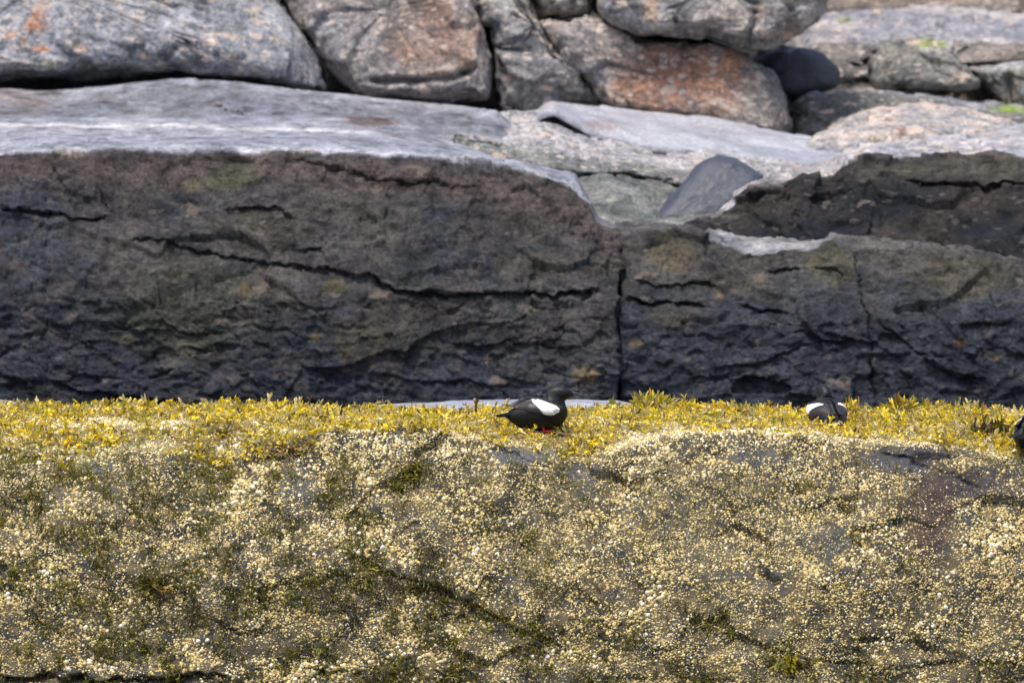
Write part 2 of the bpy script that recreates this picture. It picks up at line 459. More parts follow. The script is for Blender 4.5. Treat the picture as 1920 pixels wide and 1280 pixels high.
# ------------------------------------------------------------------ background: big rock ledge, left
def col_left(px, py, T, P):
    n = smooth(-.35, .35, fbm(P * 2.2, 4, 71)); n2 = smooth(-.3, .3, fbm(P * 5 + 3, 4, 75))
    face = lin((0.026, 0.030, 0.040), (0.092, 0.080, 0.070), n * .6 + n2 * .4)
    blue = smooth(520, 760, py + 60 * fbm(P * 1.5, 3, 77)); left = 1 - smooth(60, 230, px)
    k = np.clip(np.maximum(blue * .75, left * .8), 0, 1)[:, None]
    face = face * (1 - k) + np.array((0.034, 0.040, 0.055)) * k  # bluish skylit shade put into the lower and left face colour
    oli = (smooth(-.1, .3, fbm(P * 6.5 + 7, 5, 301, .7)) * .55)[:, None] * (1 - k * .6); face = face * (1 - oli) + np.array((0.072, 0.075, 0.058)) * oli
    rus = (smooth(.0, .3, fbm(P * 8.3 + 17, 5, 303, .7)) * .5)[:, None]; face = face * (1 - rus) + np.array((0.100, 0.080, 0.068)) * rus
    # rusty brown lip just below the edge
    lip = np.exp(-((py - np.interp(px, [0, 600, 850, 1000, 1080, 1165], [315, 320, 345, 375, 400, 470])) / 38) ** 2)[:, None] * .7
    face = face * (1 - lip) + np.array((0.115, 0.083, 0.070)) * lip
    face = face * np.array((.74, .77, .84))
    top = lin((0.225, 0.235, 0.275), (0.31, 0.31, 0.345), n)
    edge = (np.exp(-((T - 3.03) / .05) ** 2)[:, None] * .6 * smooth(-.3, .2, fbm(P * 5, 3, 311))[:, None] + np.exp(-((T - 3.97) / .10) ** 2)[:, None] * .8 * (1 - smooth(600, 800, px))[:, None])  # bright rim highlights painted along the lip and the plate edge
    hump = (smooth(4.7, 5.0, T) * (1 - smooth(5.7, 5.95, T)))[:, None] * .35; top = top * (1 - hump)  # steeper hump front painted darker, as shade
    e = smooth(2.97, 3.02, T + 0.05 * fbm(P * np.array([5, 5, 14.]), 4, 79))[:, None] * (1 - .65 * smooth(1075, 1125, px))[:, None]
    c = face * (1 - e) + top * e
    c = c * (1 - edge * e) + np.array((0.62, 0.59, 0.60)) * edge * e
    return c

E1 = [(-500, 292), (0, 283), (60, 276), (180, 283), (400, 286), (600, 283), (750, 288), (850, 300), (1000, 322), (1070, 345), (1105, 385), (1130, 424), (1165, 436)]
left_cracks = [
    ([(690, 520), (740, 545), (800, 552), (900, 550), (1000, 545), (1110, 550)], 6, 0.10),
    ([(250, 450), (330, 462), (420, 482), (520, 500), (600, 512), (700, 528)], 3.2, 0.05),
    ([(560, 480), (600, 470), (612, 495)], 4, 0.05),
    ([(0, 395), (60, 397), (130, 402), (200, 405)], 5, 0.07),
    ([(180, 350), (190, 375), (215, 400)], 3, 0.04),
    ([(420, 395), (500, 397), (530, 405), (548, 420)], 3.2, 0.05),
    ([(95, 400), (92, 500), (85, 600), (88, 700)], 5, 0.05),
    ([(300, 600), (350, 622), (410, 625)], 3, 0.03),
    ([(340, 650), (400, 665)], 3, 0.03),
    ([(100, 715), (170, 735), (250, 745), (330, 750)], 6, 0.06),
    ([(700, 700), (800, 715), (960, 722)], 3, 0.03),
    ([(1100, 560), (1130, 540), (1150, 470)], 6, 0.07),
    ([(1000, 610), (1015, 680), (1030, 740)], 3, 0.03),
    ([(560, 300), (760, 345), (900, 352)], 3, 0.03),
    ([(1100, 440), (1140, 480), (1165, 500)], 6, 0.05),
    ([(840, 640), (900, 650), (960, 640), (1100, 655)], 2.5, 0.025),
]
left_patches = [
    (340, 570, 150, 110, (0.085, 0.092, 0.058), .5), (430, 335, 60, 25, (0.09, 0.10, 0.05), .6),
    (360, 350, 22, 14, (0.20, 0.17, 0.11), .8), (460, 545, 17, 24, (0.16, 0.13, 0.07), .8), (625, 540, 28, 16, (0.12, 0.10, 0.045), .6),
    (590, 630, 14, 12, (0.17, 0.13, 0.06), .8), (680, 640, 60, 45, (0.10, 0.082, 0.050), .6), (1100, 700, 24, 18, (0.26, 0.20, 0.09), .8),
    (260, 725, 90, 30, (0.060, 0.060, 0.085), .6), (130, 290, 30, 12, (0.33, 0.27, 0.22), .5), (760, 610, 120, 60, (0.075, 0.066, 0.05), .5),
    (740, 345, 50, 18, (0.055, 0.040, 0.036), .8), (500, 430, 130, 40, (0.075, 0.068, 0.05), .5), (1000, 500, 80, 40, (0.085, 0.075, 0.06), .5),
    (700, 228, 60, 9, (0.15, 0.085, 0.065), .8), (940, 440, 90, 50, (0.07, 0.062, 0.055), .5),
    (30, 180, 90, 28, (0.34, 0.27, 0.23), .5), (300, 175, 120, 20, (0.27, 0.27, 0.29), .4)]
AMP_WALL = [('fbm', (1.2, 1.2, 1.8), 0.06), ('facet', (2.2, 2.5, 4.2), 0.024), ('facet', (6, 6, 11), 0.011), ('facet', (16, 16, 28), 0.009), ('ridge', (7, 7, 14), 0.004), ('fbm', (26, 26, 38), 0.009)]
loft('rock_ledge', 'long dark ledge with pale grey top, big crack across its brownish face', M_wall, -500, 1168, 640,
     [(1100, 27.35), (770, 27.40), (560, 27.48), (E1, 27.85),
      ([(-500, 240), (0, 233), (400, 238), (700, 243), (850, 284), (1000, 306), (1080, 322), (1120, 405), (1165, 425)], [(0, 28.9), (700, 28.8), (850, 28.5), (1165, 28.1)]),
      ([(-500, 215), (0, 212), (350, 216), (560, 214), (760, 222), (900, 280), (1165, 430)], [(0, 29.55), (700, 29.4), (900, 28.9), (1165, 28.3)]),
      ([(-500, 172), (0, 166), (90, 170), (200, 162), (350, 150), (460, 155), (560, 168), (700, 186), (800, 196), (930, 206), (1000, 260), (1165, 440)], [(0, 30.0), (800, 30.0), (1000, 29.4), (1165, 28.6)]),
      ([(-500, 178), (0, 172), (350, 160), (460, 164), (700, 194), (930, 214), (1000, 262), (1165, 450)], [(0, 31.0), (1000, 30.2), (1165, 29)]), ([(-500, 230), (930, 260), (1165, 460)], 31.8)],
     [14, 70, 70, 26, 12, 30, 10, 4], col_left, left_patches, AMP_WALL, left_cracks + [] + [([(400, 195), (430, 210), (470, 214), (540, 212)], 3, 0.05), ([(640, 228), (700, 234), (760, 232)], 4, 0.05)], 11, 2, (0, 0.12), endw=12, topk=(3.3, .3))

# right half of the wall
def col_right(px, py, T, P):
    n = smooth(-.35, .35, fbm(P * 2.4, 4, 81)); n2 = smooth(-.3, .3, fbm(P * 6 + 3, 4, 85))
    face = lin((0.026, 0.030, 0.040), (0.084, 0.074, 0.065), n * .6 + n2 * .4)
    k = (smooth(470, 640, py + 80 * fbm(P * 1.7, 3, 87)) * .8)[:, None]
    face = face * (1 - k) + np.array((0.034, 0.040, 0.055)) * k  # lower face tinted blue for sky-filled shade
    oli = (smooth(-.1, .3, fbm(P * 6.5 + 7, 5, 305, .7)) * .55)[:, None] * (1 - k * .7); face = face * (1 - oli) + np.array((0.073, 0.072, 0.056)) * oli
    up = (np.exp(-((py - 480) / 60) ** 2) * .55)[:, None]
    face = face * (1 - up) + np.array((0.085, 0.077, 0.060)) * up
    face = face * np.array((.74, .77, .84))
    e = smooth(2.96, 3.03, T + 0.05 * fbm(P * 9, 3, 89))[:, None] * (.12 + .7 * smooth(1320, 1350, px) * (1 - smooth(1500, 1600, px)))[:, None]
    return face * (1 - e) + lin((0.24, 0.24, 0.26), (0.36, 0.35, 0.34), n2) * e

E2 = [(1150, 436), (1180, 434), (1230, 427), (1290, 428), (1340, 440), (1400, 464), (1460, 460), (1500, 462), (1560, 452), (1610, 466), (1660, 470), (1720, 466), (1800, 476), (1920, 494), (2500, 510)]
loft('rock_ledge', 'dark wet rock block to the right of the vertical crack, thin pale rim on top', M_wall, 1150, 2500, 460,
     [(1100, 27.40), (770, 27.42), (600, 27.50), (E2, 27.80),
      ([(1150, 428), (1180, 430), (1230, 424), (1330, 430), (1400, 434), (1500, 447), (1560, 449), (1620, 455), (1700, 460), (1800, 470), (1920, 488), (2500, 500)], 28.25), (520, 29.0)],
     [12, 60, 54, 14, 6], col_right,
     [(1260, 470, 60, 40, (0.125, 0.105, 0.068), .7), (1560, 500, 50, 40, (0.11, 0.10, 0.065), .7), (1800, 520, 110, 40, (0.10, 0.09, 0.06), .7), (1270, 600, 60, 30, (0.10, 0.085, 0.055), .5),
      (1190, 645, 20, 9, (0.18, 0.14, 0.09), .8), (1350, 547, 14, 10, (0.19, 0.15, 0.10), .8), (1800, 640, 12, 10, (0.16, 0.11, 0.06), .8), (1400, 680, 90, 60, (0.05, 0.055, 0.07), .5), (1360, 520, 60, 30, (0.08, 0.07, 0.05), .5)],
     AMP_WALL, [([(1604, 468), (1612, 540), (1622, 590), (1632, 660), (1640, 760)], 5, 0.08), ([(1200, 525), (1300, 527), (1345, 530)], 3.5, 0.05),
                ([(1180, 560), (1240, 566), (1320, 570)], 5, 0.07), ([(1390, 568), (1440, 570), (1480, 580)], 4, 0.05), ([(1440, 500), (1490, 497), (1560, 500), (1590, 530)], 3.5, 0.04),
                ([(1380, 495), (1405, 520)], 3, 0.04), ([(1340, 690), (1420, 680), (1500, 650)], 3, 0.03), ([(1640, 600), (1700, 640), (1760, 690), (1830, 720)], 3, 0.03),
                ([(1500, 620), (1560, 640), (1640, 640)], 3, 0.03)], 23, 2, (0.10, 0), endw=12)

# greenish block in the recess behind the crack
loft('rock_block', 'grey-green sloping block in the recess left of the triangular blue-grey stone', M_wall, 1040, 1330, 150,
     [(520, 28.05), (430, 28.15), (400, 28.35), ([(1040, 322), (1100, 328), (1180, 330), (1270, 345), (1330, 360)], 28.9), (360, 29.4)],
     [8, 12, 34, 5], lambda px, py, T, P: lin((0.11, 0.12, 0.11), (0.22, 0.22, 0.20), smooth(-.3, .3, fbm(P * 5, 4, 91))), (), STD, (), 31)

# layered slabs above the ledge
loft('rock_slab', 'speckled grey slab with rough greenish front face, above the right end of the long ledge', M_gran, 690, 1560, 330,
     [([(690, 262), (760, 285), (850, 300), (950, 318), (1090, 334), (1180, 330), (1270, 352), (1400, 360), (1560, 350)], 28.85),
      ([(690, 250), (760, 268), (850, 283), (950, 300), (1090, 322), (1180, 322), (1270, 344), (1400, 350), (1560, 340)], 28.8),
      ([(690, 244), (760, 250), (850, 266), (950, 276), (1050, 284), (1120, 300), (1200, 306), (1270, 316), (1400, 326), (1560, 328)], 28.95),
      ([(690, 236), (760, 228), (850, 220), (950, 212), (1020, 200), (1110, 236), (1200, 262), (1350, 275), (1560, 300)], 29.9), (300, 30.4)],
     [5, 22, 26, 5], lambda px, py, T, P: lin((0.15, 0.15, 0.145), (0.20, 0.205, 0.185), smooth(-.3, .3, fbm(P * 5, 4, 93))) * (1 - smooth(1.9, 2.1, T)[:, None]) + lin((0.27, 0.265, 0.28), (0.40, 0.375, 0.37), smooth(-.3, .3, fbm(P * np.array([3, 3, 14.]), 4, 94))) * smooth(1.9, 2.1, T)[:, None],
     [(900, 235, 70, 10, (0.36, 0.25, 0.20), .6), (1070, 215, 40, 10, (0.30, 0.20, 0.17), .5)], [('fbm', (2, 2, 3), 0.03), ('facet', (5, 5, 8), 0.025), ('facet', (12, 12, 20), 0.010), ('fbm', (25, 25, 30), 0.008)],
     [([(1050, 262), (1075, 275), (1090, 296)], 4, 0.04), ([(820, 262), (900, 275), (960, 280)], 3, 0.03)], 37, 1, (0.2, 0.2))
loft('rock_slab', 'long smooth pale grey tongue of rock running down to the right under the orange boulder', M_pale, 985, 1680, 260,
     [([(985, 225), (1040, 218), (1110, 258), (1200, 284), (1350, 298), (1520, 318), (1680, 320)], 29.55),
      ([(985, 212), (1040, 205), (1110, 243), (1200, 270), (1350, 284), (1520, 304), (1680, 306)], 29.55),
      ([(985, 203), (1040, 197), (1120, 226), (1200, 255), (1350, 272), (1520, 292), (1680, 300)], 29.68),
      ([(985, 200), (1040, 188), (1130, 192), (1300, 214), (1450, 244), (1560, 268), (1680, 292)], 30.5), (300, 30.9)],
     [4, 8, 30, 5], lambda px, py, T, P: lin((0.28, 0.285, 0.325), (0.37, 0.37, 0.40), smooth(-.3, .3, fbm(P * 3, 4, 95))), [(1130, 235, 40, 12, (0.22, 0.17, 0.15), .6), (1020, 200, 30, 8, (0.38, 0.33, 0.3), .5)],
     [('fbm', (1.5, 1.5, 2), 0.03), ('facet', (3, 3, 6), 0.010), ('fbm', (20, 20, 30), 0.004)], (), 41, 2, (0.15, 0.1))

# dark craggy mass at right, pale top
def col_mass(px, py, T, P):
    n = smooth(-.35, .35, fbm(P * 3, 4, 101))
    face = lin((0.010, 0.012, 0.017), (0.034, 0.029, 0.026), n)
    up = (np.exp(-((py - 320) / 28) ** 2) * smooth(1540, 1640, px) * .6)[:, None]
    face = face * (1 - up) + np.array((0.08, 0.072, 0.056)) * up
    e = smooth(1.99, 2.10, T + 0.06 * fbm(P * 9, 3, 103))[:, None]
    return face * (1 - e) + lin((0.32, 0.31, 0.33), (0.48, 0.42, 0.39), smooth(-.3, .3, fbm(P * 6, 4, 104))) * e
EM = [(1250, 424), (1300, 412), (1340, 400), (1385, 372), (1405, 352), (1440, 344), (1470, 345), (1500, 332), (1560, 325), (1590, 300), (1620, 290), (1700, 294), (1800, 294), (1920, 294), (2500, 300)]
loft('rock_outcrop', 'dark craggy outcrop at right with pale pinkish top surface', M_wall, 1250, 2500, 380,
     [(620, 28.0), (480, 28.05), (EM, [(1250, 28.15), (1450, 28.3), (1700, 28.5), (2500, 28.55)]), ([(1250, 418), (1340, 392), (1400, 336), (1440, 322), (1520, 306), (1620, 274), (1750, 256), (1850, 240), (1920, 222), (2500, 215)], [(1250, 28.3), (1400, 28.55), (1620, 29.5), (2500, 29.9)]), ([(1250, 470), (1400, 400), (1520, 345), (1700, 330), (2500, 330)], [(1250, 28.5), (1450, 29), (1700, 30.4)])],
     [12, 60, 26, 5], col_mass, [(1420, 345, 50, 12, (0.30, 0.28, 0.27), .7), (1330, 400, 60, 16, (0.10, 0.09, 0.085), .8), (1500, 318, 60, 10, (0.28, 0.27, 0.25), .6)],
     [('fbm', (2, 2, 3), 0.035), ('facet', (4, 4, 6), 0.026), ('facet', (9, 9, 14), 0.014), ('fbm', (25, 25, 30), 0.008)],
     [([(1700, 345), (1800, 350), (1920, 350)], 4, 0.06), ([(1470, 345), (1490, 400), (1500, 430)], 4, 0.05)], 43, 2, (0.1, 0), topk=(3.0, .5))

loft('rock_slab', 'pale speckled granite hump right of centre, with reddish grains, behind the dark outcrop', M_gran, 1490, 2400, 260,
     [([(1490, 310), (1600, 300), (2400, 310)], 29.9), ([(1490, 286), (1530, 262), (1600, 248), (1700, 240), (1920, 262), (2400, 270)], 30.0),
      ([(1490, 280), (1530, 252), (1590, 218), (1650, 200), (1730, 195), (1800, 200), (1870, 216), (1920, 230), (2400, 240)], 30.6), (300, 31.1)],
     [6, 22, 12, 5] [:3], lambda px, py, T, P: lin((0.27, 0.27, 0.28), (0.48, 0.40, 0.35), smooth(-.3, .3, fbm(P * 6, 4, 107))),
     [(1690, 248, 12, 9, (0.22, 0.11, 0.08), .8), (1560, 235, 40, 12, (0.36, 0.30, 0.27), .5), (1640, 265, 12, 8, (0.20, 0.22, 0.06), .6)], [('fbm', (2.5,) * 3, 0.03), ('facet', (6, 6, 8), 0.02), ('fbm', (25,) * 3, 0.01)], (), 47, 1, (0.1, 0))

loft('rock_slab', 'low rounded dark slab under the small blue-black boulder, thin green line on its crest', M_gran, 1470, 2400, 250,
     [(300, 30.75), ([(1470, 262), (1600, 235), (2400, 235)], 30.8), ([(1470, 192), (1520, 178), (1600, 170), (1680, 178), (1760, 190), (1840, 204), (1920, 214), (2400, 224)], 31.15),
      ([(1470, 184), (1520, 172), (1600, 163), (1700, 170), (1800, 182), (1880, 192), (1920, 188), (2400, 190)], 31.6), (240, 32.0)],
     [5, 22, 12, 5], lambda px, py, T, P: lin((0.10, 0.10, 0.095), (0.17, 0.16, 0.14), smooth(-.3, .3, fbm(P * 5, 4, 109))) * (1 - smooth(1.8, 2.1, T)[:, None]) + np.array((0.27, 0.27, 0.29)) * smooth(1.8, 2.1, T)[:, None],
     [(1590, 166, 40, 6, (0.20, 0.26, 0.05), .8), (1895, 206, 42, 14, (0.20, 0.27, 0.03), 1.0)], [('fbm', (2.5,) * 3, 0.03), ('facet', (5, 5, 8), 0.02), ('fbm', (25,) * 3, 0.008)], (), 49, 2, (0.1, 0))

loft('rock_strata', 'thick layered slab at top right, pale striped top over a shadowed brown face', M_gran, 1480, 2500, 300,
     [(300, 31.9), (200, 31.95), (140, 32.0), ([(1480, 92), (1540, 72), (1600, 68), (1680, 66), (1760, 72), (1850, 82), (1920, 86), (2500, 95)], 32.25),
      ([(1480, 72), (1540, 42), (1600, 36), (1700, 34), (1800, 44), (1920, 56), (2500, 70)], 32.8),
      ([(1480, 60), (1540, 32), (1600, 20), (1700, 14), (1800, 15), (1920, 28), (2500, 40)], 33.3), (80, 34)],
     [5, 16, 24, 12, 10, 5], lambda px, py, T, P: lin((0.10, 0.092, 0.082), (0.20, 0.175, 0.15), smooth(-.3, .3, fbm(P * 5, 4, 111))) * (1 - smooth(2.75, 3.0, T)[:, None]) + lin((0.22, 0.22, 0.25), (0.38, 0.35, 0.34), smooth(-.2, .2, fbm(P * np.array([1.5, 3, 20]), 3, 113))) * smooth(2.75, 3.0, T)[:, None],
     [(1590, 44, 22, 7, (0.24, 0.26, 0.10), .8), (1760, 150, 80, 25, (0.13, 0.10, 0.08), .6)], [('fbm', (1.5, 1.5, 3), 0.04), ('facet', (4, 4, 9), 0.03), ('facet', (10, 10, 16), 0.012), ('fbm', (25,) * 3, 0.008)],
     [([(1600, 118), (1700, 122), (1800, 128), (1920, 130)], 5, 0.09), ([(1560, 50), (1650, 46), (1760, 58), (1920, 66)], 3, 0.05), ([(1600, 90), (1760, 96), (1920, 104)], 3, 0.05), ([(1620, 150), (1700, 160), (1800, 176)], 5, 0.08)], 51, 1, (0.2, 0))
loft('rock_strata', 'brown rock band along the top right edge above the striped slab', M_gran, 1500, 2500, 220,
     [(60, 33.6), ([(1500, 20), (1700, 16), (2500, 40)], 33.6), (-60, 33.9), (-160, 34.4), (-100, 35)],
     [5, 22, 14, 5], lambda px, py, T, P: lin((0.13, 0.105, 0.085), (0.24, 0.20, 0.165), smooth(-.3, .3, fbm(P * 5, 4, 115))), (), STD, (), 53)

# boulders
GR = (0.25, 0.25, 0.27)
def granite(a, b, s): return lambda px, py, T, P: lin(a, b, smooth(-.3, .3, fbm(P * 6, 5, s)))
boulder('boulder', 'big grey boulder at top left dotted with orange lichen', M_gran,
        [(-420, 156), (-100, 156), (60, 146), (200, 140), (350, 128), (430, 136), (520, 153), (618, 166), (612, 132), (590, 95), (560, 50), (526, -10), (470, -150), (200, -240), (-200, -230), (-420, -100)], 30.9, 0.55,
        granite((0.22, 0.225, 0.25), (0.35, 0.35, 0.37), 121),
        [(60, 45, 26, 9, (0.55, 0.25, 0.14), 1), (130, 28, 44, 10, (0.52, 0.27, 0.17), 1), (20, 62, 22, 7, (0.5, 0.28, 0.18), .9), (150, 92, 14, 9, (0.52, 0.33, 0.24), 1), (78, 90, 18, 7, (0.58, 0.28, 0.16), .9), (45, 78, 8, 8, (0.5, 0.34, 0.22), 1), (280, 35, 24, 9, (0.48, 0.32, 0.22), .9),
         (270, 106, 9, 7, (0.55, 0.44, 0.33), 1), (95, 118, 22, 10, (0.40, 0.38, 0.30), .7), (420, 68, 34, 8, (0.58, 0.48, 0.38), .9), (480, 22, 26, 7, (0.5, 0.42, 0.3), .8), (520, 78, 22, 9, (0.56, 0.48, 0.4), .9), (0, 25, 60, 26, (0.34, 0.27, 0.24), .5), (390, 85, 14, 7, (0.56, 0.43, 0.35), .9), (435, 112, 9, 6, (0.55, 0.46, 0.38), .9)],
        0.24, 0.5, None, [([(315, 10), (335, 60), (375, 115)], 5, 0.03), ([(310, 110), (345, 85)], 5, 0.03)], 61, 230, 84)
boulder('boulder', 'brown-pink boulder at the top, right of the big orange-spotted grey one', M_gran,
        [(545, -160), (528, -40), (552, 30), (590, 85), (628, 135), (670, 176), (760, 184), (850, 190), (922, 186), (926, 110), (908, 50), (884, -20), (850, -160)], 31.0, 0.42,
        granite((0.19, 0.175, 0.17), (0.30, 0.27, 0.26), 123),
        [(810, 70, 90, 80, (0.27, 0.165, 0.12), .75), (700, 60, 20, 20, (0.5, 0.31, 0.22), .8), (880, 70, 26, 50, (0.40, 0.29, 0.22), .7), (800, 135, 50, 12, (0.46, 0.36, 0.3), .7), (620, 70, 40, 60, (0.25, 0.25, 0.27), .6), (770, 88, 10, 12, (0.5, 0.3, 0.2), .9), (840, 20, 12, 20, (0.2, 0.12, 0.09), .8), (655, 105, 14, 9, (0.45, 0.4, 0.34), .9)],
        0.24, 0.4, None, [([(700, 150), (780, 152), (860, 140), (890, 125)], 6, 0.05)], 63, 190, 70)
boulder('boulder', 'rough grey boulder wedged between the brown-pink one and the orange slab', M_gran,
        [(870, -120), (885, 0), (915, 70), (925, 150), (945, 203), (1010, 206), (1132, 192), (1085, 140), (1045, 92), (1020, 50), (985, 0), (960, -120)], 31.05, 0.35,
        granite((0.17, 0.17, 0.175), (0.34, 0.32, 0.30), 125), [(1000, 30, 30, 14, (0.55, 0.47, 0.42), .7), (950, 145, 14, 12, (0.42, 0.31, 0.25), .8), (1050, 150, 50, 20, (0.42, 0.38, 0.35), .5), (910, 10, 14, 10, (0.12, 0.12, 0.12), .7)], 0.5, 0.4,
        [('fbm', (3,) * 3, 0.04), ('facet', (6, 6, 8), 0.035), ('facet', (14, 14, 18), 0.014), ('fbm', (28,) * 3, 0.010)], [([(905, 95), (985, 95), (1040, 100)], 5, 0.06), ([(985, 0), (970, 30), (1020, 70)], 5, 0.04)], 65)
boulder('boulder', 'rust-orange slab of rock under the black crack, top centre right', M_gran,
        [(1005, 40), (1060, 36), (1110, 38), (1150, 52), (1190, 74), (1250, 78), (1330, 76), (1392, 92), (1440, 130), (1462, 170), (1484, 232), (1470, 250), (1380, 236), (1290, 218), (1200, 206), (1130, 196), (1075, 130), (1030, 70)], 30.9, 0.33,
        granite((0.21, 0.185, 0.17), (0.33, 0.28, 0.25), 127),
        [(1270, 150, 130, 70, (0.34, 0.155, 0.085), .75), (1090, 80, 50, 40, (0.20, 0.19, 0.20), .6), (1120, 140, 30, 30, (0.2, 0.2, 0.22), .6), (1370, 120, 22, 30, (0.46, 0.22, 0.11), .7), (1430, 200, 40, 40, (0.30, 0.27, 0.24), .7), (1210, 195, 26, 16, (0.48, 0.26, 0.16), .7), (1160, 60, 18, 10, (0.45, 0.36, 0.28), .7), (1350, 205, 50, 14, (0.40, 0.28, 0.21), .6), (1270, 110, 50, 16, (0.22, 0.15, 0.13), .5)],
        0.20, 0.4, None, (), 67, 200, 76)
boulder('boulder', 'pale grey rounded boulder on top of the rust-orange slab, at the top edge', M_gran,
        [(1112, -150), (1116, 20), (1140, 42), (1190, 62), (1260, 64), (1330, 62), (1400, 84), (1440, 92), (1490, 62), (1530, 34), (1556, -10), (1560, -150)], 31.0, 0.5,
        granite((0.22, 0.22, 0.225), (0.36, 0.335, 0.31), 129), [(1220, 20, 20, 30, (0.42, 0.28, 0.18), .7), (1150, 10, 30, 30, (0.19, 0.19, 0.21), .6), (1370, 30, 60, 26, (0.48, 0.41, 0.35), .6), (1470, 40, 40, 40, (0.21, 0.19, 0.17), .7), (1430, 20, 10, 20, (0.36, 0.22, 0.15), .7)], 0.28, 0.35, None, [([(1415, 0), (1412, 50), (1400, 84)], 5, 0.04)], 69, 190, 70)
boulder('boulder', 'small flat grey block at the top edge, between rough grey boulder and pale rounded one', M_gran,
        [(985, -90), (990, -10), (1015, 28), (1060, 30), (1106, 26), (1106, -90)], 31.1, 0.3, granite((0.22, 0.21, 0.21), (0.33, 0.29, 0.27), 131), (), 0.45, 0.3, None, (), 71, 110, 40)
boulder('boulder', 'smooth blue-black stone in the shadowed hollow at top right', M_blue,
        [(1408, 112), (1425, 92), (1455, 84), (1500, 90), (1545, 104), (1566, 128), (1564, 158), (1530, 176), (1490, 184), (1450, 178), (1425, 150)], 31.5, 0.22,
        (0.045, 0.047, 0.060), [(1550, 150, 20, 30, (0.06, 0.06, 0.06), .6)], 0.6, 0.5, [('fbm', (3,) * 3, 0.02), ('facet', (4, 4, 5), 0.03), ('fbm', (25,) * 3, 0.003)], (), 73, 120, 48)
boulder('boulder', 'triangular blue-grey stone leaning in the gap at the end of the long ledge', M_blue,
        [(1200, 434), (1222, 408), (1262, 364), (1300, 318), (1324, 300), (1350, 292), (1380, 299), (1432, 331), (1420, 356), (1385, 392), (1335, 412), (1270, 432)], 28.55, 0.13,
        (0.040, 0.046, 0.064), [(1300, 400, 50, 14, (0.05, 0.05, 0.06), .5)], 0.42, 0.7, [('fbm', (5,) * 3, 0.010), ('fbm', (14,) * 3, 0.006), ('fbm', (30,) * 3, 0.004)], (), 75, 140, 50)
boulder('boulder', 'greenish-topped grey boulder in front of the layered slab at upper right', M_gran,
        [(1632, 150), (1640, 118), (1680, 92), (1730, 80), (1770, 84), (1800, 110), (1840, 150), (1832, 166), (1780, 172), (1700, 172), (1650, 168)], 31.65, 0.22,
        granite((0.15, 0.15, 0.14), (0.26, 0.245, 0.22), 133), [(1745, 80, 40, 9, (0.24, 0.30, 0.05), .9), (1665, 97, 22, 5, (0.18, 0.23, 0.05), .7), (1800, 145, 16, 12, (0.42, 0.34, 0.27), .8)], 0.5, 0.4, None, (), 77, 130, 48)
boulder('boulder', 'sharp-edged grey block at the right edge beside the greenish-topped boulder', M_gran,
        [(1806, 124), (1850, 116), (1920, 116), (2060, 112), (2080, 190), (1960, 196), (1880, 198), (1850, 170)], 31.75, 0.25,
        granite((0.14, 0.14, 0.14), (0.25, 0.24, 0.225), 135), [(1880, 122, 60, 8, (0.34, 0.33, 0.33), .6)], 0.4, 0.4, None, [([(1895, 150), (1905, 190)], 8, 0.08)], 79, 130, 46)
boulder('boulder', 'low brownish stone at the right edge above the sharp-edged grey block', M_gran,
        [(1800, 118), (1830, 96), (1900, 82), (2050, 80), (2060, 122), (1900, 124)], 31.95, 0.2,
        granite((0.17, 0.145, 0.125), (0.27, 0.23, 0.2), 137), (), 0.5, 0.4, None, (), 81, 110, 40)
# pale flat stone peeping out behind the weed
loft('flat_stone', 'pale bluish flat stone showing just behind the weed and the middle bird', M_pale, 640, 1225, 140,
     [(840, 26.3), ([(640, 772), (700, 766), (900, 756), (1100, 755), (1190, 760), (1225, 775)], 26.3), ([(640, 766), (720, 757), (900, 750), (1080, 747), (1160, 750), (1225, 770)], 26.75), (800, 27.0)],
     [6, 10, 5], (0.27, 0.28, 0.33), (), [('fbm', (3,) * 3, 0.012), ('fbm', (20,) * 3, 0.003)], (), 83, 1, (0.1, 0.1))
loft('flat_stone', 'pale flat stone showing behind the weed at the left edge', M_pale, -420, 75, 110,
     [(840, 26.3), ([(-420, 765), (0, 757), (60, 762), (75, 775)], 26.3), ([(-420, 755), (0, 748), (50, 753), (75, 768)], 26.7), (800, 27.0)],
     [6, 10, 5], (0.27, 0.27, 0.30), (), [('fbm', (3,) * 3, 0.012), ('fbm', (20,) * 3, 0.003)], (), 85, 1, (0, 0.1))

# ------------------------------------------------------------------ front rock
EF = [(-500, 862), (0, 852), (130, 862), (250, 842), (400, 862), (520, 842), (600, 820), (760, 812), (880, 822), (940, 838), (1010, 862), (1100, 866), (1170, 846), (1240, 822), (1400, 812), (1550, 822), (1660, 836), (1800, 842), (1920, 862), (2500, 870)]
front_cracks = [([(680, 1052), (740, 1078), (820, 1102), (880, 1130), (930, 1165), (1040, 1205)], 8, 0.035),
                ([(1230, 1190), (1330, 1182), (1450, 1205), (1560, 1195), (1700, 1190), (1800, 1165), (1920, 1140)], 5, 0.008),
                ([(1480, 1238), (1640, 1250), (1800, 1238), (1920, 1240)], 6, 0.02),
                ([(0, 1272), (120, 1268), (260, 1278), (420, 1262)], 10, 0.08),
                ([(1640, 835), (1760, 880), (1850, 920)], 12, 0.02), ([(560, 1252), (680, 1258)], 6, 0.03),
                ([(1100, 1165), (1160, 1172)], 7, 0.03), ([(880, 825), (960, 850), (1060, 885)], 5, 0.02)]
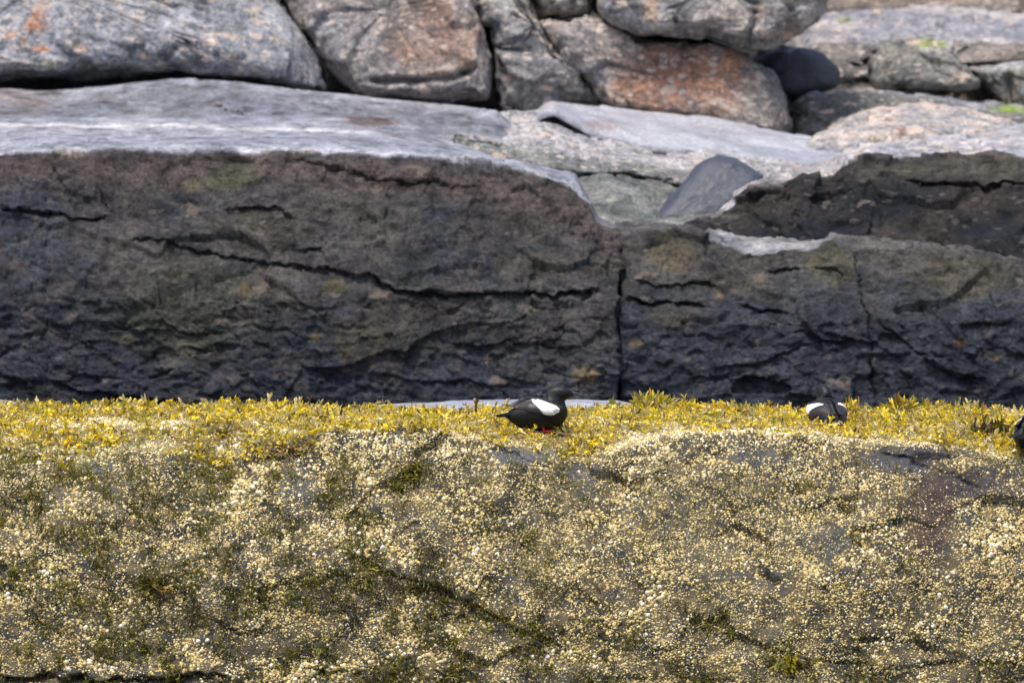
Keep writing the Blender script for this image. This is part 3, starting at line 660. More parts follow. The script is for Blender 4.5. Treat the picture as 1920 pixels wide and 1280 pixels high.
def col_front(px, py, T, P):
    n = smooth(-.3, .3, fbm(P * 4, 5, 141)); n2 = smooth(-.25, .3, fbm(P * 14, 4, 143))
    c = lin((0.022, 0.024, 0.023), (0.060, 0.058, 0.048), n)
    c = c * (1 - n2[:, None] * .55) + np.array((0.15, 0.11, 0.05)) * n2[:, None] * .55
    up = smooth(3.0, 3.2, T)[:, None]
    return c * (1 - up) + np.array((0.20, 0.17, 0.09)) * up
front_patches = [(1700, 860, 100, 30, (0.060, 0.060, 0.070), .9), (1800, 910, 90, 36, (0.048, 0.038, 0.042), .9), (1740, 965, 65, 80, (0.050, 0.030, 0.025), .85), (980, 855, 70, 20, (0.115, 0.12, 0.125), .8), (1090, 885, 60, 20, (0.08, 0.083, 0.09), .7), (1430, 860, 90, 20, (0.07, 0.074, 0.08), .7),
                 (170, 875, 40, 16, (0.13, 0.14, 0.115), .6), (560, 910, 50, 40, (0.085, 0.088, 0.085), .5), (1560, 1010, 60, 40, (0.08, 0.085, 0.075), .5)]
FR, FG, FT = loft('boulder', 'barnacle-crusted boulder filling the foreground, yellow weed along its top', M_front, -450, 2400, 720,
     [(1560, 24.05), (1300, 24.18), (1080, 24.42), (EF, [(-500, 24.85), (0, 24.9), (950, 24.88), (1060, 25.0), (1170, 24.86), (2500, 24.85)]),
      ([(-500, 800), (0, 798), (950, 800), (2500, 802)], 25.15),
      ([(-500, 768), (0, 762), (300, 764), (700, 768), (950, 768), (1300, 768), (1600, 770), (1920, 774), (2500, 775)], 25.65), (820, 26.2)],
     [14, 56, 78, 24, 24, 8], col_front, front_patches,
     [('fbm', (1.3, 1.3, 1.6), 0.045), ('facet', (3.5, 3.5, 4.5), 0.022), ('fbm', (9,) * 3, 0.016), ('fbm', (26,) * 3, 0.008)], front_cracks, 7, 3, topk=(4.3, .35))
FN = grid_normals(FG)
if FN[50, :, 1].mean() > 0: FN = -FN
FPX, FPY = proj(FG)

# cumulative area for scattering
A = np.linalg.norm(np.cross(FG[1:, :-1] - FG[:-1, :-1], FG[:-1, 1:] - FG[:-1, :-1]), axis=-1)
def scatter(n, fmask, rg):
    """random points on the front rock, kept with probability fmask(px,py,P)"""
    W = A.copy()
    rowc = 0.5 * (FT[1:] + FT[:-1]); W[rowc < 0.35] = 0; W[rowc > 5.15] = 0
    cdf = np.cumsum(W.ravel()); cdf /= cdf[-1]
    idx = np.searchsorted(cdf, rg.random(n))
    i, j = np.divmod(idx, W.shape[1]); u = rg.random(n)[:, None]; v = rg.random(n)[:, None]
    def bil(G): return (G[i, j] * (1 - u) + G[i, j + 1] * u) * (1 - v) + (G[i + 1, j] * (1 - u) + G[i + 1, j + 1] * u) * v
    P = bil(FG); N = bil(FN); N /= np.linalg.norm(N, axis=-1, keepdims=True)
    px, py = proj(P)
    keep = rg.random(n) < fmask(px, py, P)
    return P[keep], N[keep], px[keep], py[keep]

def surf(px, py):
    d = (FPX - px) ** 2 + (FPY - py) ** 2
    d[FT > 5.0] = 1e9
    i, j = np.unravel_index(np.argmin(d), d.shape)
    return FG[i, j].copy(), FN[i, j].copy()

WB = [(-500, 850), (0, 850), (60, 868), (120, 880), (190, 850), (260, 838), (330, 860), (400, 884), (460, 880), (520, 862), (570, 842), (640, 818), (700, 816), (800, 824), (850, 812), (930, 826), (1000, 846), (1060, 858), (1130, 850), (1180, 818), (1260, 806), (1400, 806), (1500, 812), (1560, 820), (1620, 826), (1700, 830), (1780, 838), (1850, 848), (1920, 858), (2500, 860)]
holes = [(1014, 812, 22, 9), (280, 838, 36, 16), (200, 790, 50, 9), (120, 800, 32, 10), (60, 850, 30, 12), (330, 800, 40, 10), (640, 820, 60, 8), (420, 820, 20, 10), (240, 800, 30, 12)]
clumps = [(775, 880, 45, 24, 1), (735, 905, 30, 14, .9), (290, 1100, 42, 30, 1), (15, 880, 30, 22, 1), (560, 975, 34, 12, .8), (700, 1078, 60, 16, 1), (790, 1100, 80, 22, 1), (870, 1135, 70, 22, 1), (960, 1165, 60, 22, .9), (1020, 1195, 50, 26, .9),
          (640, 925, 34, 14, .8), (450, 1110, 50, 34, .7), (470, 1080, 26, 24, .7), (1370, 900, 26, 14, .9), (1500, 915, 30, 14, .8), (1590, 950, 20, 12, 1), (1700, 1065, 26, 16, .7), (1480, 1240, 50, 34, 1), (1130, 1275, 70, 12, 1), (1320, 1270, 70, 14, 1),
          (650, 1270, 40, 14, .7), (350, 1160, 60, 40, .5), (420, 940, 30, 16, .6), (1640, 1270, 90, 12, .9), (880, 960, 40, 24, .5), (930, 985, 40, 16, .6), (200, 1130, 60, 30, .5), (100, 1100, 50, 30, .5), (620, 1130, 40, 26, .6), (550, 1050, 40, 20, .5),
          (1330, 1160, 60, 22, .7), (1180, 1200, 40, 20, .6), (1610, 1015, 22, 14, .6), (1290, 1130, 40, 14, .5), (330, 860, 16, 10, .8), (35, 940, 40, 20, .5), (1880, 1250, 40, 22, .6)]

def wtop(px, py, P):
    wb = np.interp(px, *zip(*WB)) + 26 * fbm(P * 8, 4, 201) + 12 * pnoise(P * 24, 207)
    d = 1 - smooth(-16, 6, py - wb)
    h = 0
    for cx, cy, rx, ry in holes: h = np.maximum(h, 1 - smooth(.6, 1.2, np.hypot((px - cx) / rx, (py - cy) / ry) + .4 * pnoise(P * 20, 203)))
    g = smooth(-.62, -.25, fbm(P * 11, 3, 205)) * .7 + .3
    near = smooth(0, 30, wb - py)
    g2 = np.where(px < 700, smooth(-.45, -.05, fbm(P * 8, 3, 208)) * (1 - smooth(778, 800, py)) + smooth(-.2, .02, fbm(P * 8, 3, 208)) * smooth(778, 800, py), .45 + .55 * smooth(-.25, .1, fbm(P * 9, 3, 209)))
    return d * (1 - h) * g * np.clip(g2 + .1, 0, 1)
def wface(px, py, P):
    n = smooth(-0.06, 0.16, fbm(P * 8, 4, 211)) * (0.12 + .8 * (1 - smooth(700, 1300, px)) + .4 * smooth(1180, 1260, py))
    h = 0
    wob = .45 * pnoise(P * 18, 213) + .4 * pnoise(P * 45, 215)
    for cx, cy, rx, ry, s in clumps: h = np.maximum(h, s * (1 - smooth(.45, 1.15, np.hypot((px - cx) / rx, (py - cy) / ry) + wob)))
    low = smooth(800, 900, py)
    return np.clip(np.maximum(h, n * .85) * low, 0, 1)

# ---- barnacles
def barn_mask(px, py, P):
    cl = smooth(-.22, .10, fbm(P * 8, 4, 221)) * .75 + .25 * smooth(-.2, .2, fbm(P * 3.5, 3, 222)); fn = smooth(-.35, .15, fbm(P * 27, 3, 223))
    m = cl * .68 + .32
    m = m * (.32 + .68 * fn)
    for cx, cy, rx, ry, s in [(1690, 860, 95, 26, .95), (1800, 905, 85, 32, .92), (1735, 965, 60, 70, .75), (1780, 1060, 30, 60, .5), (975, 852, 62, 16, .95), (1085, 884, 60, 14, .85), (1430, 856, 70, 12, .7), (170, 876, 34, 15, .9), (560, 915, 40, 30, .5), (1560, 1012, 50, 26, .6), (1090, 930, 50, 30, .5), (1400, 1080, 90, 12, .7)]:
        m = m * (1 - s * (1 - smooth(.7, 1.2, np.hypot((px - cx) / rx, (py - cy) / ry) + .35 * pnoise(P * 20, 225))))
    for pts, wd, dep in [front_cracks[0], front_cracks[3]]:
        d, _ = seg_dist(px, py, pts); m = m * (.08 + .92 * smooth(wd * .6, wd * 1.6, d))
    m = m * (1 - .85 * wtop(px, py, P)) * (1 - .75 * wface(px, py, P))
    return np.clip(m, 0, 1) * (FT is not None)

def frames(N, rg, roll=True):
    ref = rg.normal(size=N.shape)
    X = np.cross(ref, N); X /= np.linalg.norm(X, axis=-1, keepdims=True) + 1e-9
    Yv = np.cross(N, X)
    return np.stack([X, Yv, N], 1)      # rows = local axes in world

def instance(proto_v, proto_f, P, Fr, S):
    """returns V, list of faces; S (n,3) scales"""
    n = len(P); k = len(proto_v)
    V = np.einsum('kc,nc,ncd->nkd', proto_v, S, Fr) + P[:, None]
    fl = [(f[None] + (np.arange(n) * k)[:, None, None]).reshape(-1, f.shape[1]) for f in proto_f]
    return V.reshape(-1, 3), fl

def ring(n, r, z, ph=0):
    a = np.arange(n) * 2 * np.pi / n + ph
    return np.stack([r * np.cos(a), r * np.sin(a), np.full(n, z)], -1)
def barn_proto(n, pit):
    V = np.concatenate([ring(n, 1, -.25), ring(n, .62, .52), [[0, 0, .30 if pit else .70]]])
    q = np.array([[i, (i + 1) % n, n + (i + 1) % n, n + i] for i in range(n)])
    tr = np.array([[n + i, n + (i + 1) % n, 2 * n] for i in range(n)])
    return V, [q, tr]

rb = np.random.default_rng(21)
P, N, px, py = scatter(360000, lambda x, y, p: barn_mask(x, y, p) * np.where((x < -60) | (x > 1980) | (y > 1330), .3, 1), rb)
nb = len(P)
size = np.clip(rb.lognormal(math.log(0.0037), 0.38, nb), 0.0020, 0.0078)
bigz = smooth(-.1, .3, fbm(P * 5, 3, 231)); size *= (0.85 + .4 * bigz)
tone = rb.random(nb)
whiteness = np.clip(smooth(-.1, .4, fbm(P * 6 + 40, 3, 233)) * .6 + .7 * (1 - smooth(820, 880, py)), 0, 1)
c0 = np.array((0.42, 0.295, 0.09)); c1 = np.array((0.66, 0.525, 0.225)); c2 = np.array((0.80, 0.76, 0.62)); c3 = np.array((0.24, 0.185, 0.075))
bc = c0 * (1 - tone[:, None]) + c1 * tone[:, None]
w2 = (rb.random(nb) < .05 + .33 * whiteness)[:, None]; bc = np.where(w2, c1 * .4 + c2 * .6, bc)
w3 = (rb.random(nb) < .30 * (1 - whiteness))[:, None]; bc = np.where(w3, c3, bc)
mossy = smooth(0, .4, fbm(P * 4 + 11, 3, 235))[:, None] * .4; bc = bc * (1 - mossy) + bc * np.array((.78, .84, .58)) * mossy
bc *= rb.uniform(.66, 1.12, nb)[:, None]
print('barnacles', nb)
# the largest 300 in view are separate parts, the rest is one crust
vis = (px > 5) & (px < 1915) & (py < 1275) & (py > 790)
order = np.argsort(-(size * vis)); big = order[:300]; rest = np.setdiff1d(np.arange(nb), big)
Vs, Fs, Cs = [], [], []; off = 0
for k, (pit, nn) in enumerate(((True, 6), (False, 6), (False, 5))):
    sel = rest[(rest % 3) == k]
    pv, pf = barn_proto(nn, pit)
    Fr = frames(N[sel] + rb.normal(scale=.22, size=(len(sel), 3)), rb)
    Fr /= np.linalg.norm(Fr, axis=-1, keepdims=True)
    S = size[sel][:, None] * np.stack([np.ones(len(sel)), rb.uniform(.8, 1, len(sel)), rb.uniform(.8, 1.5, len(sel))], -1)
    V, fl = instance(pv, pf, P[sel], Fr, S)
    Vs.append(V); Fs += [f + off for f in fl]; Cs.append(np.repeat(bc[sel], len(pv), 0)); off += len(V)
me = make_mesh('barnacle_crust', np.concatenate(Vs), Fs, np.concatenate(Cs), True, [M_barn])
link('barnacle_crust', me, FR, kind='stuff')
bm_ = []
for q in range(6):
    pv, pf = barn_proto(8, q % 2 == 0)
    cc = [(0.62, 0.54, 0.33), (0.74, 0.70, 0.58), (0.52, 0.42, 0.22), (0.66, 0.58, 0.36), (0.60, 0.50, 0.30), (0.78, 0.75, 0.66)][q]
    bm_.append(make_mesh('barnacle', pv, pf, np.tile(cc, (len(pv), 1)), True, [M_barn]))
for k, b in enumerate(big):
    o = link('barnacle', bm_[k % 6], FR)
    fr = frames(N[b][None], rb)[0]
    M = Matrix([[*fr[:, 0], 0], [*fr[:, 1], 0], [*fr[:, 2], 0], [0, 0, 0, 1]])
    M = Matrix(((fr[0][0], fr[1][0], fr[2][0], 0), (fr[0][1], fr[1][1], fr[2][1], 0), (fr[0][2], fr[1][2], fr[2][2], 0), (0, 0, 0, 1)))
    s = size[b]
    o.matrix_local = Matrix.Translation(P[b]) @ M @ Matrix.Diagonal((s, s, s * 1.2, 1))

# small crust of young barnacles
P, N, px, py = scatter(230000, lambda x, y, p: np.clip(.15 + .85 * smooth(-.15, .3, fbm(p * 14, 3, 241)), 0, 1) * (1 - .7 * wtop(x, y, p)) * (.25 + .75 * barn_mask(x, y, p) ** .5), rb)
ns = len(P)
pv = np.concatenate([ring(5, 1, -.2), [[0, 0, .8]]]); pf = [np.array([[i, (i + 1) % 5, 5] for i in range(5)])]
S = rb.uniform(.0015, .0034, ns)[:, None] * np.ones((1, 3))
V, fl = instance(pv, pf, P, frames(N, rb), S)
cs = np.where(rb.random(ns)[:, None] < .55, np.array((0.23, 0.17, 0.065)), np.array((0.50, 0.42, 0.21))) * rb.uniform(.6, 1.2, ns)[:, None]
link('barnacle_spat', make_mesh('barnacle_spat', V, fl, np.repeat(cs, 6, 0), True, [M_barn]), FR, kind='stuff')
print('spat', ns)

# ---- seaweed
def frond(rg, length, width, levels, spread=28, curl=0.5, segn=2):
    """forked flat strap growing along +Z; returns verts, quads"""
    V = []; F = []
    def strip(p, d, side, L, w0, w1, tip, bend):
        base = len(V)
        pts = [p]
        for s in range(segn):
            d2 = d + bend * (s + 1) / segn; d2 /= np.linalg.norm(d2)
            p = p + d2 * L / segn; pts.append(p); d = d2
        for k, q in enumerate(pts):
            ww = w0 + (w1 - w0) * k / segn
            if tip and k == segn: ww *= .35
            V.append(q - side * ww / 2); V.append(q + side * ww / 2)
            if k: F.append([base + 2 * k - 2, base + 2 * k - 1, base + 2 * k + 1, base + 2 * k])
        return p, d
    def grow(p, d, side, L, w, lev):
        nrm = np.cross(d, side)
        bend = rg.normal(scale=curl, size=1) * nrm + rg.normal(scale=.15, size=1) * side
        tip = lev == 0
        p2, d2 = strip(p, d, side, L, w * (.8 if lev == levels else 1), w * (1.15 if tip else 1), tip, bend)
        if lev > 0:
            for s in (-1, 1):
                a = R(spread * rg.uniform(.7, 1.35)) * s
                dn = d2 * math.cos(a) + side * math.sin(a) + nrm * rg.normal(scale=.22)
                dn /= np.linalg.norm(dn)
                sn = side - dn * (side @ dn); sn /= np.linalg.norm(sn)
                grow(p2, dn, sn, L * rg.uniform(.6, .95), w * rg.uniform(.8, 1), lev - 1)
    grow(np.zeros(3), np.array([0, 0, 1.]), np.array([1., 0, 0]), length, width, levels)
    return np.array(V), np.array(F)

rw = np.random.default_rng(33)
lobes = [frond(rw, .010, .0050, 2, 34, .5, 2) for _ in range(10)]          # short stubby rockweed
straps = [frond(rw, .018, .0060, 1, 20, .35, 3) for _ in range(6)]         # longer flat straps
threads = [frond(rw, .015, .0034, 2, 26, .5, 2) for _ in range(8)]         # thin hanging weed
spikes = [frond(rw, .020, .0032, 1, 13, .22, 3) for _ in range(8)]         # upright channelled weed

def weed_cloud(P, D, protos, S, C, rg, tipdark=None):
    """P positions, D growth directions, S scales, C colours"""
    Vs, Fs, Cs = [], [], []; off = 0
    kk = rg.integers(0, len(protos), len(P))
    for k, (pv, pf) in enumerate(protos):
        sel = np.where(kk == k)[0]
        if not len(sel): continue
        V, fl = instance(pv, [pf], P[sel], frames(D[sel], rg), S[sel][:, None] * np.ones((1, 3)))
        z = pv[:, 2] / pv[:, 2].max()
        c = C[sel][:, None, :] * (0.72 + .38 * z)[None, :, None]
        Vs.append(V); Fs += [f + off for f in fl]; Cs.append(c.reshape(-1, 3)); off += len(V)
    return Vs, Fs, Cs
def join(parts):
    V, F, C = [], [], []; off = 0
    for vs, fs, cs in parts:
        n = sum(len(v) for v in vs)
        V += vs; F += [f + off for f in fs]; C += cs; off += n
    return np.concatenate(V), F, np.concatenate(C)
def unit(v): return v / (np.linalg.norm(v, axis=-1, keepdims=True) + 1e-9)

YEL = np.array((0.86, 0.64, 0.018)); OLI = np.array((0.36, 0.32, 0.03)); ORA = np.array((0.46, 0.25, 0.05)); TAN = np.array((0.60, 0.49, 0.20)); BRN = np.array((0.13, 0.085, 0.035)); DOL = np.array((0.085, 0.075, 0.012))
def pick(n, pal, wts, rg, P=None, sc=10, seed=0):
    pal = np.array(pal); cw = np.cumsum(wts) / np.sum(wts)
    r = rg.random(n)
    if P is not None: r = np.clip(.55 * r + .45 * (smooth(-.5, .5, fbm(P * sc, 3, seed))), 0, .9999)
    c = pal[np.searchsorted(cw, r)]
    return c * rg.uniform(.75, 1.25, n)[:, None]

P, N, px, py = scatter(120000, lambda x, y, p: wtop(x, y, p) * np.where((x < -60) | (x > 1980), .4, 1), rw)
n = len(P)
lump = smooth(-.15, .45, fbm(P * 13, 3, 261)); P = P + N * (lump * .016 * rw.random(n))[:, None]
D = unit(N * rw.uniform(.0, .75, n)[:, None] + rw.normal(scale=.62, size=(n, 3)) + np.array([0, -.25, .25]))
S = rw.uniform(.5, 1.25, n) * (.75 + .6 * lump)
Cw = pick(n, [BRN, OLI, TAN, YEL, YEL * 1.15, ORA], [.05, .09, .20, .40, .20, .06], rw, P, 12, 251)
bw_ = (smooth(.10, .36, fbm(P * np.array([9, 9, 16.]), 3, 263)) * .7)[:, None]; Cw = Cw * (1 - bw_) + np.array((0.26, 0.16, 0.045)) * rw.uniform(.5, 1.4, n)[:, None] * bw_
lo = rw.random(n) < .72
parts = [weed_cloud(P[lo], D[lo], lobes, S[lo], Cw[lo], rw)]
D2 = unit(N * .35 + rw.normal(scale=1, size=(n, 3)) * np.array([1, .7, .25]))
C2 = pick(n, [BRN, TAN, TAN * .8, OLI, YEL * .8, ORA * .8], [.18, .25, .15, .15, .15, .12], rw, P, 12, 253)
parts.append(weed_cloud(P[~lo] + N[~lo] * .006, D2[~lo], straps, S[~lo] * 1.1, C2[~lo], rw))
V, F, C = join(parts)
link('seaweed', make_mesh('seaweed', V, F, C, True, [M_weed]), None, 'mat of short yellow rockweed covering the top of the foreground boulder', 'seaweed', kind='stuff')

P, N, px, py = scatter(240000, lambda x, y, p: wface(x, y, p) ** 1.3 * np.where((x < -60) | (x > 1980) | (y > 1330), .2, .6), rw)
n = len(P); print('face weed', n)
D = unit(N * .8 + rw.normal(scale=.5, size=(n, 3)) + np.array([0, 0, -.75]))
S = rw.uniform(.55, 1.3, n)
hi = (1 - smooth(850, 960, py))[:, None]
Cf = pick(n, [BRN * .7, DOL * .8, DOL * 1.4, OLI * .5, OLI * .8, ORA * .6], [.18, .22, .2, .2, .12, .08], rw, P, 9, 255)
Cf = Cf * (1 - hi * .5) + OLI * hi * .5
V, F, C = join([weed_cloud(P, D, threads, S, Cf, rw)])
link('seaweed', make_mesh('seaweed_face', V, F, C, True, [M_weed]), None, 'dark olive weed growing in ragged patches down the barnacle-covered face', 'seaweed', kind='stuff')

# single tufts one can point at
def tuft(label, px_, py_, n, h, col, protos, spread=.5, dirv=(0, 0, 1), rad=.03, group=None, seedv=0):
    rg = np.random.default_rng(900 + seedv)
    b, nb_ = surf(px_, py_)
    d = np.array(dirv, float)
    Pp = b + np.stack([rg.normal(scale=rad, size=n), rg.normal(scale=rad * .6, size=n), np.zeros(n)], -1) * np.array([1, 1, 0]) - np.array([0, 0, .004])
    out = (Pp - b) / rad
    Dd = unit(d + out * spread * .6 + rg.normal(scale=spread * .35, size=(n, 3)))
    C_ = np.array(col)[rg.integers(0, len(col), n)] * rg.uniform(.75, 1.2, n)[:, None]
    V, F, C = join([weed_cloud(Pp - b, Dd, protos, rg.uniform(.6, 1.0, n) * h / .024, C_, rg)])
    o = link('seaweed_tuft', make_mesh('seaweed_tuft', V, F, C, True, [M_weed]), None, label, 'seaweed', 'separate seaweed tufts')
    o.location = b
    return o
GY_ = [OLI, np.array((0.34, 0.29, 0.04)), YEL * .8, TAN * .7]
tuft('upright spiky yellow-green tuft on the crest between the two birds', 1222, 772, 80, .060, GY_, spikes, .55, (0, 0, 1), .020, seedv=1)
tuft('spiky olive tuft on the crest, just right of the bird seen from behind', 1690, 775, 60, .055, [OLI, OLI * .7, ORA * .7, YEL * .7], spikes, .8, (0, 0, 1), .024, seedv=2)
tuft('spiky orange-tipped tuft on the crest farther right, twin of the olive one', 1735, 776, 36, .045, [ORA, ORA * .8, OLI, YEL * .7], spikes, .8, (.2, 0, 1), .018, seedv=3)
tuft('two upright sprigs at the right shoulder of the bird seen from behind', 1596, 775, 14, .052, [YEL * .8, ORA, OLI], spikes, .5, (.2, 0, 1), .012, seedv=4)
tuft('pair of thin orange-yellow sprigs on the crest right of the spiky yellow-green tuft', 1303, 768, 12, .040, [YEL, ORA, OLI], spikes, .35, (0, 0, 1), .008, seedv=5)
tuft('reddish feathery tuft on the crest at the far left', 20, 768, 22, .038, [ORA * .8, TAN, BRN * 1.5], threads, .8, (0, 0, 1), .012, seedv=6)
tuft('dark brown starry clump of weed splayed on the rock edge at left', 428, 812, 46, .060, [BRN, BRN * 1.4, ORA * .6, OLI * .6], spikes, 1.5, (0, -.5, .25), .010, seedv=7)
tuft('golden-brown splayed clump on the barnacle face at left', 292, 1095, 50, .050, [ORA * .7, OLI * .7, DOL * 1.5, BRN], threads, 1.3, (0, -.6, -.1), .014, seedv=8)
tuft('dark clump of weed below the rock edge, left of the middle bird', 780, 872, 90, .042, [DOL, DOL * 1.6, OLI * .7, BRN], threads, 1.1, (0, -.5, -.4), .030, seedv=9)
tuft('olive-gold hanging clump near the bottom right of the face', 1475, 1225, 50, .075, [OLI, OLI * .7, YEL * .6, BRN], spikes, .7, (.35, -.3, -.7), .016, seedv=10)
tuft('small golden clump on the face below the bird seen from behind', 1592, 946, 26, .030, [ORA * .7, OLI * .8, YEL * .6], threads, 1., (0, -.5, -.5), .010, seedv=11)
tuft('yellow sprig standing up on the crest at left', 78, 765, 10, .035, [YEL, YEL * 1.1], lobes, .25, (0, 0, 1), .006, seedv=12)
tuft('brown drooping weed over the rock edge between left end and middle bird', 545, 835, 34, .055, [BRN, BRN * 1.4, ORA * .6], spikes, .7, (.2, -.6, -.4), .014, seedv=13)
tuft('dark matted brown weed on the top beside the bird cut by the right edge', 1850, 800, 90, .045, [BRN * .7, BRN, OLI * .5], straps, 1.2, (.3, -.3, .15), .026, seedv=14)

# ------------------------------------------------------------------ birds
def plumage(name, base, rough, bump=0.0006, bscale=260, stretch=(0.35, 1, 1), sheen=0.15):
    m, t, p = new_mat(name)
    tc = N_(t, 'ShaderNodeTexCoord').outputs['Object']
    mp = N_(t, 'ShaderNodeMapping'); mp.inputs['Scale'].default_value = stretch; t.links.new(tc, mp.inputs[0])
    nz = noise_node(t, mp.outputs[0], bscale, 4, 0.6)
    k = ramp(t, nz.outputs[0], [(0.3, tuple(c * .7 for c in base)), (0.7, tuple(c * 1.35 for c in base))])
    t.links.new(k.outputs[0], p.inputs['Base Color'])
    p.inputs['Roughness'].default_value = rough; p.inputs['Specular IOR Level'].default_value = 0.3
    p.inputs['Sheen Weight'].default_value = sheen; p.inputs['Sheen Roughness'].default_value = 0.5
    b = N_(t, 'ShaderNodeBump'); b.inputs['Distance'].default_value = bump; b.inputs['Strength'].default_value = .8
    t.links.new(nz.outputs[0], b.inputs['Height']); t.links.new(b.outputs[0], p.inputs['Normal'])
    return m
M_blk = plumage('black_plumage', (0.0035, 0.0035, 0.0045), 0.5, sheen=0.02)
M_flt = plumage('brown_black_flight_feathers', (0.022, 0.017, 0.019), 0.45, sheen=0.04)
M_wht = plumage('white_plumage', (0.82, 0.82, 0.82), 0.7, sheen=0)
M_bill = plumage('dark_bill', (0.065, 0.067, 0.08), 0.3, 0.0001, 80, (1, 1, 1), 0)
M_red = plumage('red_leg_skin', (0.62, 0.02, 0.03), 0.4, 0.0003, 200, (1, 1, 1), 0)
M_eye = plumage('dark_eye', (0.01, 0.008, 0.008), 0.08, 0, 50, (1, 1, 1), 0)

ZS = 0.000293
def bp(x, y): return np.array([(x - 850) * ZS, (785 - y) * ZS])
RINGS = [((418, 596), (425, 632), 14), ((460, 570), (462, 660), 40), ((520, 530), (512, 706), 78), ((620, 475), (600, 757), 122), ((720, 432), (710, 784), 150), ((815, 404), (840, 795), 165), ((885, 396), (980, 782), 166),
         ((918, 390), (1098, 738), 152), ((922, 372), (1172, 645), 132), ((922, 352), (1183, 562), 108), ((934, 326), (1163, 490), 90), ((965, 296), (1150, 442), 81), ((1030, 268), (1172, 425), 78), ((1100, 262), (1196, 407), 71),
         ((1165, 277), (1216, 397), 57), ((1215, 308), (1236, 386), 36), ((1248, 332), (1252, 374), 19)]
def cr(K, n):
    """Catmull-Rom through rows of K"""
    K = np.array(K, float); K = np.vstack([2 * K[0] - K[1], K, 2 * K[-1] - K[-2]])
    out = []
    for i in range(1, len(K) - 2):
        for q in range(n):
            t = q / n; a, b, c, d = K[i - 1], K[i], K[i + 1], K[i + 2]
            out.append(.5 * (2 * b + (c - a) * t + (2 * a - 5 * b + 4 * c - d) * t * t + (3 * b - a - 3 * c + d) * t ** 3))
    out.append(K[-2]); return np.array(out)

def body_width(xz, wide):
    """half width of the body at side-view points (metres)"""
    out = []
    for x, z in xz:
        best = 0
        for (t, b, wd) in RINGS[:9]:
            pass
        xs = np.array([(bp(*t)[0] + bp(*b)[0]) / 2 for t, b, _ in RINGS[:9]])
        cz = np.array([(bp(*t)[1] + bp(*b)[1]) / 2 for t, b, _ in RINGS[:9]])
        hh = np.array([abs(bp(*t)[1] - bp(*b)[1]) / 2 for t, b, _ in RINGS[:9]])
        ww = np.array([w_ * ZS for _, _, w_ in RINGS[:9]])
        c = np.interp(x, xs, cz); h = np.interp(x, xs, hh); w_ = np.interp(x, xs, ww)
        out.append(w_ * wide * math.sqrt(max(0.02, 1 - ((z - c) / h) ** 2)))
    return np.array(out)

